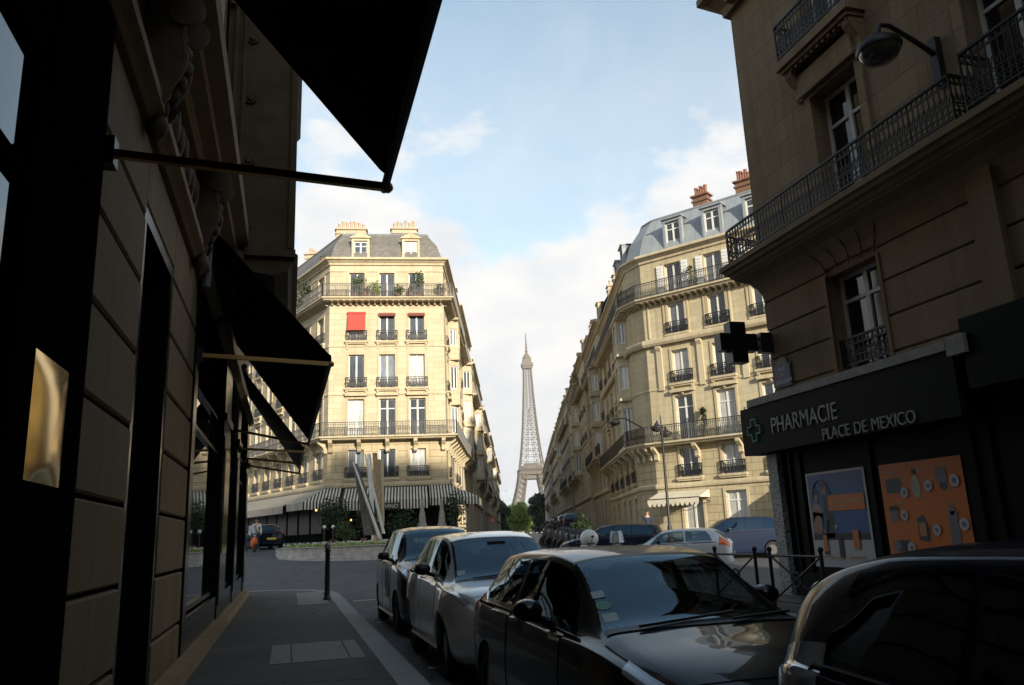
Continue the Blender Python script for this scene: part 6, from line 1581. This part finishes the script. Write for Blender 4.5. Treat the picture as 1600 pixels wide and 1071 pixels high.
# the nearest dark car, only its tail corner and roof in the picture
st = shape_hatch(1.53, 4.25, .89); st[0] = (0, .36, .78, .98, 1.16, .66); st[1] = (.05, .3, .84, 1.04, 1.33, .66); st[2] = (.2, .22, .88, 1.06, 1.46, .655); st[3] = (.42, .2, .89, 1.05, 1.53, .65); st[3] = (.42, .2, .89, 1.05, 1.49, .65); st[2] = (.2, .22, .88, 1.06, 1.43, .655); st[4] = (.62, .19, .89, 1.04, 1.515, .65)
make_car('parked_car', 'dark navy car in the near right corner with sky lit roof edge', (2.76, 3.1, RZ), PI, st, PNAVY, dict(HK), group='cars parked along the left kerb', cabin=True, chrome=False, rearlamp='headlight',
         wins=dict(ws=(2.47, 3.24), rear=(.015, .16), side=[(.34, .96), (1.0, 1.5), (1.54, 2.92)], c_pillar=.1, doors=[(.98, 1.52), (1.54, 2.86)], mirror=2.45))
# across the square
def place_c(az, D): p = azv(az)*D; return (p.x, p.y, gz(p.x, p.y)+.005)
st = shape_hatch(1.52, 4.0, .86)
make_car('parked_car', 'silver white hatchback with large orange red tail lamp', place_c(30.1, 30.5), rad(58), st, PWHITE, dict(wheels=(.72, 3.25), wr=.31, arch=.35), detail=True, dark_rims=True, rearlamp='orangelight', lampz=(.02, .36, 5.6, 8.5), cabin=True,
         wins=dict(ws=(2.4, 3.1), rear=(.12, .5), side=[(.6, 1.5), (1.56, 2.8)], doors=[(1.3, 2.75)], mirror=2.4))
st = shape_hatch(1.52, 4.3, .90); st = [(y, zb, w, zs, zt, wt+.02) for y, zb, w, zs, zt, wt in st]; st[0] = (0, .34, .78, .9, 1.15, .66); st[1] = (.05, .28, .84, .96, 1.32, .66); st[2] = (.2, .22, .88, 1.0, 1.46, .66); st[3] = (.42, .2, .9, 1.0, 1.5, .66)
make_car('parked_car', 'blue black estate van with dark upright tailgate left of the white hatchback', place_c(25.5, 36.5), rad(58), st, PVAN, dict(wheels=(.78, 3.45), wr=.32, arch=.37), detail=False, dark_rims=True, rearlamp='orangelight', lampz=(.02, .14, 5.2, 6.4),
         wins=dict(ws=(2.5, 3.25), rear=(.01, .12), side=[(.3, 1.1), (1.16, 1.9), (1.96, 2.9)], doors=[(1.5, 2.85)], c_pillar=.1))
make_car('parked_car', 'blue grey people carrier behind the white hatchback by the pharmacy corner', place_c(33.6, 37.5), rad(75), shape_hatch(1.72, 4.5, .9), PBLUE, dict(wheels=(.8, 3.5), wr=.33, arch=.38), detail=False, dark_rims=True,
         wins=dict(ws=(2.5, 3.3), rear=(.14, .5), side=[(.5, 1.0), (1.06, 1.8), (1.88, 3.0)], doors=[(1.5, 2.9)]))
make_car('parked_car', 'small dark car with red lamps and yellow plate before the café side awning', (-.95, 49.2, gz(-.95, 49.2)), rad(14), shape_hatch(1.46, 3.9, .84), PNAVY, dict(wheels=(.72, 3.2), wr=.3, arch=.34), detail=False, dark_rims=True, plate='yellow_plate', lampz=(.03, .28, 6.2, 9.2),
         wins=dict(ws=(2.4, 3.05), rear=(.1, .46), side=[(.6, 1.4), (1.48, 2.7)], doors=[(1.3, 2.7)]))
# cars standing down the avenue
base_car, _ = make_car('avenue_car', 'dark car parked first behind the motorcycles on the avenue', (0, 0, 0), 0, shape_hatch(1.48, 4.1, .86), PVAN, dict(wheels=(.75, 3.3), wr=.31, arch=.35), detail=False, mirrors=False, group='cars parked down the avenue')
RB = C2 - NL*0
def ave(off, s): p = C2 + UA*s + NL*off; return (p.x, p.y, gz(p.x, p.y)+.02)
for i in range(7):
    o = base_car if i == 0 else copy_tree(base_car)
    o.location = ave(3.4, 14+6.4*i); o.rotation_euler = (0, 0, rad(-15.4)+.06*((i % 3)-1))
    o['label'] = f'dark car parked {ordn[i]} in the row down the right side of the avenue'; o['group'] = 'cars parked down the avenue'

# ------------------------------------------------------------------ scooters and motorcycles
def make_scooter(name, label, bodymat, screen=True, box=None, cat='motorcycle'):
    root = thing(name, label, cat); I = Matrix.Identity(4)
    for y in (-.62, .66):
        m = MB(); m.lathe([(.15, -.06), (.24, -.065), (.275, 0), (.24, .065), (.15, .06), (.06, .05), (.05, -.05), (.15, -.06)], 18, Matrix.Translation((0, y, .275)) @ Matrix.Rotation(PI/2, 4, 'Y')); put_child('wheel', m.mesh('wheel_mesh', MT['tyre'], 40), root, I)
    m = MB(); m.tube([(0, -.85, .72), (0, -.55, .66), (0, -.2, .52), (0, .1, .36), (0, .4, .36)], [.1, .19, .2, .17, .12], 12); m.tube([(0, .42, .36), (0, .56, .7), (0, .5, 1.0)], [.12, .2, .12], 12); m.tube([(0, .62, .56), (0, .7, .5), (0, .88, .42)], [.1, .11, .03], 8)
    put_child('body', m.mesh('body_mesh', bodymat, 60), root, I)
    m = MB(); m.tube([(0, -.8, .86), (0, -.5, .86), (0, -.15, .80), (0, .02, .74)], [.1, .15, .15, .06], 10); put_child('seat', m.mesh('seat_mesh', MT['rubber'], 60), root, I)
    m = MB(); m.tube([(-.34, .34, 1.06), (-.16, .44, 1.05), (0, .48, 1.02), (.16, .44, 1.05), (.34, .34, 1.06)], .022, 6)
    for sx in (-1, 1): m.tube([(sx*.26, .42, 1.06), (sx*.32, .46, 1.26)], .01, 5); m.sphere((sx*.33, .46, 1.3), .06, 8, 6, (1, .3, .75))
    put_child('handlebar', m.mesh('handlebar_mesh', MT['rubber'], 60), root, I)
    m = MB(); m.lathe([(.001, .05), (.07, .03), (.085, 0), (.085, -.05)], 12, Matrix.Translation((0, .66, .88)) @ Matrix.Rotation(-PI/2, 4, 'X')); put_child('headlight', m.mesh('headlight_mesh', MT['headlight'], 40), root, I)
    m = MB(); m.box((0, -.95, .72), (.16, .05, .08)); put_child('tail_light', m.mesh('lamp_mesh', MT['redlight']), root, I)
    if screen:
        m = MB(); P = []
        for j in range(5):
            for i in range(7): a = lerp(-1, 1, i/6); P.append((a*.27*(1-.25*(j/4)**2), .58-.12*a*a-.04*j, 1.0+.11*j))
        m.add(P, [(j*7+i, j*7+i+1, (j+1)*7+i+1, (j+1)*7+i) for j in range(4) for i in range(6)]); put_child('windshield', m.mesh('windshield_mesh', MT['headlight']), root, I)
    if box:
        m = MB(); m.sphere((0, -.78, 1.22), .36, 16, 10, (1.0, .95, .95)); m.box((0, -.8, 1.0), (.42, .4, .3)); put_child('top_case', m.mesh('case_mesh', box, 50), root, I)
    return root
s0 = make_scooter('motorcycle', 'dark motorcycle first from the left in the row on the avenue kerb', MT['darkplastic'], False)
for i in range(7):
    o = s0 if i == 0 else copy_tree(s0)
    o.location = place_c(18.3+.42*i, 44.5-1.1*i); o.rotation_euler = (0, rad(7), rad(62+9*math.sin(i*2.3)))
    o['label'] = f'dark motorcycle {["first", "second", "third", "fourth", "fifth", "sixth", "seventh"][i]} from the left in the row beside the avenue'; o['group'] = 'motorcycles parked in a row by the avenue'
w = make_scooter('scooter', 'delivery scooter with big round white top case left of the blue black van', MT['whiteplastic'], False, MT['whiteplastic'], 'scooter'); w.location = (10.75, 28.9, gz(10.75, 28.9)); w.rotation_euler = (0, 0, rad(150))
w = make_scooter('scooter', 'dark scooter with a white windshield in front of the van', MT['darkplastic'], True, None, 'scooter'); w.location = (12.3, 29.7, gz(12.3, 29.7)); w.rotation_euler = (0, 0, rad(160))
w = make_scooter('scooter', 'white and dark scooter with orange leg shield at the left of the café side', MT['navy'], True, None, 'scooter'); w.location = (-2.05, 47.6, gz(-2.05, 47.6)); w.rotation_euler = (0, 0, rad(205))
m = MB(); m.tube([(0, .5, .3), (.02, .66, .5), (0, .62, .78)], [.12, .2, .14], 10); put_child('leg_shield', m.mesh('shield_mesh', MT['orange'], 60), w, wm(w))
m = MB(); m.tube([(0, -.9, .78), (0, -.5, .78)], [.12, .2], 10); put_child('side_panel', m.mesh('panel_mesh', MT['whiteplastic'], 60), w, wm(w))

# ------------------------------------------------------------------ two-armed street lamp and the lamp on the ochre house
p = azv(26.2)*41.0; z = gz(p.x, p.y)
t = thing('street_lamp', 'tall dark street lamp with two bowls before the ochre house', 'street lamp', (p.x, p.y, z), rad(55))
M = wm(t); m = MB(); m.lathe([(.2, 0), (.2, .5), (.13, .6), (.11, 1.1), (.075, 1.2), (.06, 5.9), (.08, 6.0), (.04, 6.1), (.03, 6.55), (.002, 6.75)], 12); put_child('post', m.mesh('post_mesh', MT['iron'], 35), t, M)
for sx in (-1, 1):
    m = MB(); m.tube([(0, 0, 5.85), (sx*.35, 0, 5.72), (sx*.85, 0, 5.95), (sx*1.25, 0, 6.2), (sx*1.4, 0, 6.1)], .038, 6); put_child('arm', m.mesh('arm_mesh', MT['iron'], 60), t, M)
    m = MB(); m.lathe([(.001, .24), (.08, .22), (.12, .12), (.32, .02), (.34, -.05), (.001, -.06)], 14, Matrix.Translation((sx*1.4, 0, 5.88))); h = put_child('lamp_head', m.mesh('head_mesh', MT['iron'], 40), t, M)
    m = MB(); m.lathe([(.3, -.06), (.24, -.18), (.001, -.25)], 14, Matrix.Translation((sx*1.4, 0, 5.88))); put_child('bowl', m.mesh('bowl_mesh', MT['lampglass'], 60), h, M)
ed_ = be[1]; b0 = ed_.pt(1.2, .0, 7.7)
t = thing('wall_lamp', 'bowl lamp on a short arm at the corner of the ochre house', 'street lamp', b0)
m = MB(); b1 = ed_.pt(1.2, 1.3, 8.2) - Vector((.6, 0, 0)); m.tube([b0, lerp(b0, b1, .6)+Vector((0,0,.25)), b1], .05, 6); put('arm', m.mesh('arm_mesh', MT['iron'], 60), t)
m = MB(); m.lathe([(.001, .22), (.1, .18), (.34, .02), (.36, -.05), (.2, -.2), (.001, -.25)], 14, Matrix.Translation(b1-Vector((0,0,.2)))); put('bowl', m.mesh('bowl_mesh', MT['iron'], 50), t)

# ------------------------------------------------------------------ people
def person(label, loc, rz, top, legs, hairm, arms=((.28, 0, -.02), (.3, .05, -.02)), bag=None):
    root = thing('person', label, 'person', loc, rz); M0 = wm(root)
    def skin(nm, verts, edges, rads, mat, par):
        me = bpy.data.meshes.new('tmp'); me.from_pydata(verts, edges, []); o = bpy.data.objects.new('tmp', me); COL.objects.link(o)
        md = o.modifiers.new('s', 'SKIN'); sd = o.modifiers.new('u', 'SUBSURF'); sd.levels = 2
        for i, v in enumerate(me.skin_vertices[0].data): v.radius = (rads[i][0], rads[i][1]) if isinstance(rads[i], tuple) else (rads[i], rads[i])
        me.skin_vertices[0].data[0].use_root = True
        dg = bpy.context.evaluated_depsgraph_get(); dg.update(); r_ = bpy.data.meshes.new_from_object(o.evaluated_get(dg)); bpy.data.objects.remove(o)
        r_.materials.clear(); r_.materials.append(mat); r_.polygons.foreach_set('use_smooth', [True]*len(r_.polygons))
        return put_child(nm, r_, par, M0)
    V = [(0,0,.95), (0,-.01,1.2), (0,0,1.42), (0,.01,1.52), (0,.02,1.62), (0,.025,1.72), (.1,0,.9), (.11,.02,.5), (.11,-.03,.08), (.11,.12,.04), (-.1,0,.9), (-.11,.04,.5), (-.11,.02,.08), (-.11,.17,.04),
         (.19,0,1.42), (.25,-.02,1.15), (.27,.08,.92), (.275,.11,.84), (-.19,0,1.42), (-.25,-.02,1.15), (-.26,.1,.93), (-.265,.14,.85)]
    E_ = [(0,1),(1,2),(2,3),(3,4),(4,5),(0,6),(6,7),(7,8),(8,9),(0,10),(10,11),(11,12),(12,13),(2,14),(14,15),(15,16),(16,17),(2,18),(18,19),(19,20),(20,21)]
    Rr = [(.14,.1), (.13,.09), (.13,.09), .05, (.075,.09), (.07,.085), .085, .055, .04, .035, .085, .055, .04, .035, .06, .042, .034, .035, .06, .042, .034, .035]
    body = skin('body', V, E_, Rr, MT['skin'], root)
    T = [0,1,2,3,14,15,16,18,19,20]; idx = {v: i for i, v in enumerate(T)}
    skin('jacket', [V[i] for i in T], [(idx[a], idx[b]) for a, b in E_ if a in idx and b in idx], [tuple(q*1.18+.012 for q in (Rr[i] if isinstance(Rr[i], tuple) else (Rr[i],)*2)) for i in T], top, root)
    T = [0,6,7,8,10,11,12]; idx = {v: i for i, v in enumerate(T)}
    skin('trousers', [V[i] for i in T], [(idx[a], idx[b]) for a, b in E_ if a in idx and b in idx], [tuple(q*1.2+.006 for q in (Rr[i] if isinstance(Rr[i], tuple) else (Rr[i],)*2)) for i in T], legs, root)
    m = MB(); m.sphere((0, .0, 1.715), .105, 12, 8, (.88, 1.05, 1.0)); put_child('hair', m.mesh('hair_mesh', hairm, 60), root, M0)
    m = MB(); m.sphere((0, .115, 1.655), .018, 6, 5); m.sphere((.035, .1, 1.69), .014, 6, 5); m.sphere((-.035, .1, 1.69), .014, 6, 5); m.sphere((.088, .03, 1.67), .022, 6, 5); m.sphere((-.088, .03, 1.67), .022, 6, 5); put_child('face', m.mesh('face_mesh', MT['skin'], 60), root, M0)
    return root
person('person in a pale top and dark trousers standing beside the café side scooter', (-1.75, 49.0, gz(-1.75, 49.0)), rad(170), MT['paleshirt'], MT['navy'], MT['hair'])
person('person in dark blue clothes standing behind the blue black van', (18.9, 41.0, gz(18.9, 41.0)), rad(160), MT['navy'], MT['darkcloth'], MT['navy'])
# ------------------------------------------------------------------ camera
cam = bpy.data.cameras.new('Camera'); co = bpy.data.objects.new('Camera', cam); COL.objects.link(co)
cam.sensor_width = 36; cam.lens = 1244/1600*36; cam.clip_end = 6000; cam.clip_start = .05
rt_ = Vector([r_[0] for r_ in CAMR]); dn = Vector([r_[1] for r_ in CAMR]); fw = Vector([r_[2] for r_ in CAMR])
co.matrix_world = Matrix(((rt_.x, -dn.x, -fw.x, 0), (rt_.y, -dn.y, -fw.y, 0), (rt_.z, -dn.z, -fw.z, 1.5), (0,0,0,1)))
sc.camera = co
# ------------------------------------------------------------------ light
SUN_AZ, SUN_EL = 170.0, 16.0
sd = bpy.data.lights.new('sun', 'SUN'); so = bpy.data.objects.new('sun', sd); COL.objects.link(so)
sd.energy = 5.0; sd.angle = rad(1.2); sd.color = (1.0, .90, .73)
dirv = Vector((math.sin(rad(SUN_AZ))*math.cos(rad(SUN_EL)), math.cos(rad(SUN_AZ))*math.cos(rad(SUN_EL)), math.sin(rad(SUN_EL))))
so.rotation_euler = dirv.to_track_quat('Z', 'Y').to_euler(); so.location = (0, 0, 60)
wd = bpy.data.worlds.new('World'); sc.world = wd; wd.use_nodes = True; nt = wd.node_tree
bg = nt.nodes['Background']; out = nt.nodes['World Output']
sky = N(nt, 'ShaderNodeTexSky', sky_type='NISHITA', sun_disc=False); sky.sun_elevation = rad(SUN_EL); sky.sun_rotation = rad(SUN_AZ); sky.air_density = 1.0; sky.dust_density = 1.2; sky.ozone_density = 1.2
tc = N(nt, 'ShaderNodeTexCoord'); sp = N(nt, 'ShaderNodeSeparateXYZ'); L(nt, tc.outputs['Generated'], sp.inputs[0])
z = sp.outputs[2]
mp = N(nt, 'ShaderNodeMapping'); mp.inputs['Scale'].default_value = (1.0, 1.0, 1.9); mp.inputs['Location'].default_value = (3.1, 1.7, .4); L(nt, tc.outputs['Generated'], mp.inputs[0])
n1 = N(nt, 'ShaderNodeTexNoise', i_Scale=3.4, i_Detail=9.0, i_Roughness=.56); L(nt, mp.outputs[0], n1.inputs['Vector'])
edge = math_(nt, 'ADD', math_(nt, 'SUBTRACT', CLOUD_TOP, z), math_(nt, 'MULTIPLY', math_(nt, 'SUBTRACT', n1.outputs['Fac'], .5), .62))
mask = N(nt, 'ShaderNodeMapRange', interpolation_type='SMOOTHSTEP'); L(nt, edge, mask.inputs['Value']); mask.inputs['From Min'].default_value = -.015; mask.inputs['From Max'].default_value = .07
mp2 = N(nt, 'ShaderNodeMapping'); mp2.inputs['Scale'].default_value = (3.0, .8, 1.4); mp2.inputs['Rotation'].default_value = (.3, .5, .5); L(nt, tc.outputs['Generated'], mp2.inputs[0])
n2 = N(nt, 'ShaderNodeTexNoise', i_Scale=2.2, i_Detail=8.0, i_Roughness=.62); L(nt, mp2.outputs[0], n2.inputs['Vector'])
veil = N(nt, 'ShaderNodeMapRange', interpolation_type='SMOOTHSTEP'); L(nt, n2.outputs['Fac'], veil.inputs['Value']); veil.inputs['From Min'].default_value = .42; veil.inputs['From Max'].default_value = .75; veil.inputs['To Min'].default_value = .3; veil.inputs['To Max'].default_value = .62
top = N(nt, 'ShaderNodeMapRange', interpolation_type='SMOOTHSTEP'); L(nt, z, top.inputs['Value']); top.inputs['From Min'].default_value = .48; top.inputs['From Max'].default_value = .68; top.inputs['To Min'].default_value = 1.0; top.inputs['To Max'].default_value = .05
tot = math_(nt, 'MAXIMUM', mask.outputs[0], math_(nt, 'MULTIPLY', veil.outputs[0], top.outputs[0]))
n3 = N(nt, 'ShaderNodeTexNoise', i_Scale=6.5, i_Detail=7.0, i_Roughness=.6); L(nt, mp.outputs[0], n3.inputs['Vector'])
cl = ramp(nt, n3.outputs['Fac'], [(.3, CLOUD_LO), (.62, CLOUD_HI)])
bg2 = N(nt, 'ShaderNodeBackground'); L(nt, cl, bg2.inputs[0]); bg2.inputs[1].default_value = CLOUD_STR
L(nt, mixc(nt, 1.0, sky.outputs[0], SKY_TINT, 'MULTIPLY'), bg.inputs[0]); bg.inputs[1].default_value = SKY_STR
mx = N(nt, 'ShaderNodeMixShader'); L(nt, math_(nt, 'MULTIPLY', tot, 1.0), mx.inputs[0]); L(nt, bg.outputs[0], mx.inputs[1]); L(nt, bg2.outputs[0], mx.inputs[2]); L(nt, mx.outputs[0], out.inputs[0])
# ------------------------------------------------------------------ air
if HAZE > 0:
    m = MB(); m.box((0, 0, (-32+325)/2), (5600, 5600, 357)); hz, nt, b = newmat('haze')
    nt.nodes.remove(b); v = N(nt, 'ShaderNodeVolumePrincipled'); v.inputs['Color'].default_value = (.93, .95, 1, 1); v.inputs['Density'].default_value = HAZE; v.inputs['Anisotropy'].default_value = .1
    L(nt, v.outputs[0], nt.nodes['Material Output'].inputs['Volume'])
    o = m.build('haze', hz); tag(o, 'thin pale evening haze over the whole street', 'haze', kind='stuff')
sc.view_settings.view_transform = 'Standard'; sc.view_settings.look = 'None'; sc.view_settings.gamma = 1; sc.view_settings.exposure = EXPO
sc.cycles.max_bounces = 8; sc.cycles.diffuse_bounces = 4; sc.cycles.glossy_bounces = 4; sc.cycles.volume_bounces = 0
sc.cycles.use_denoising = True
sc.render.resolution_x = 1024; sc.render.resolution_y = 685
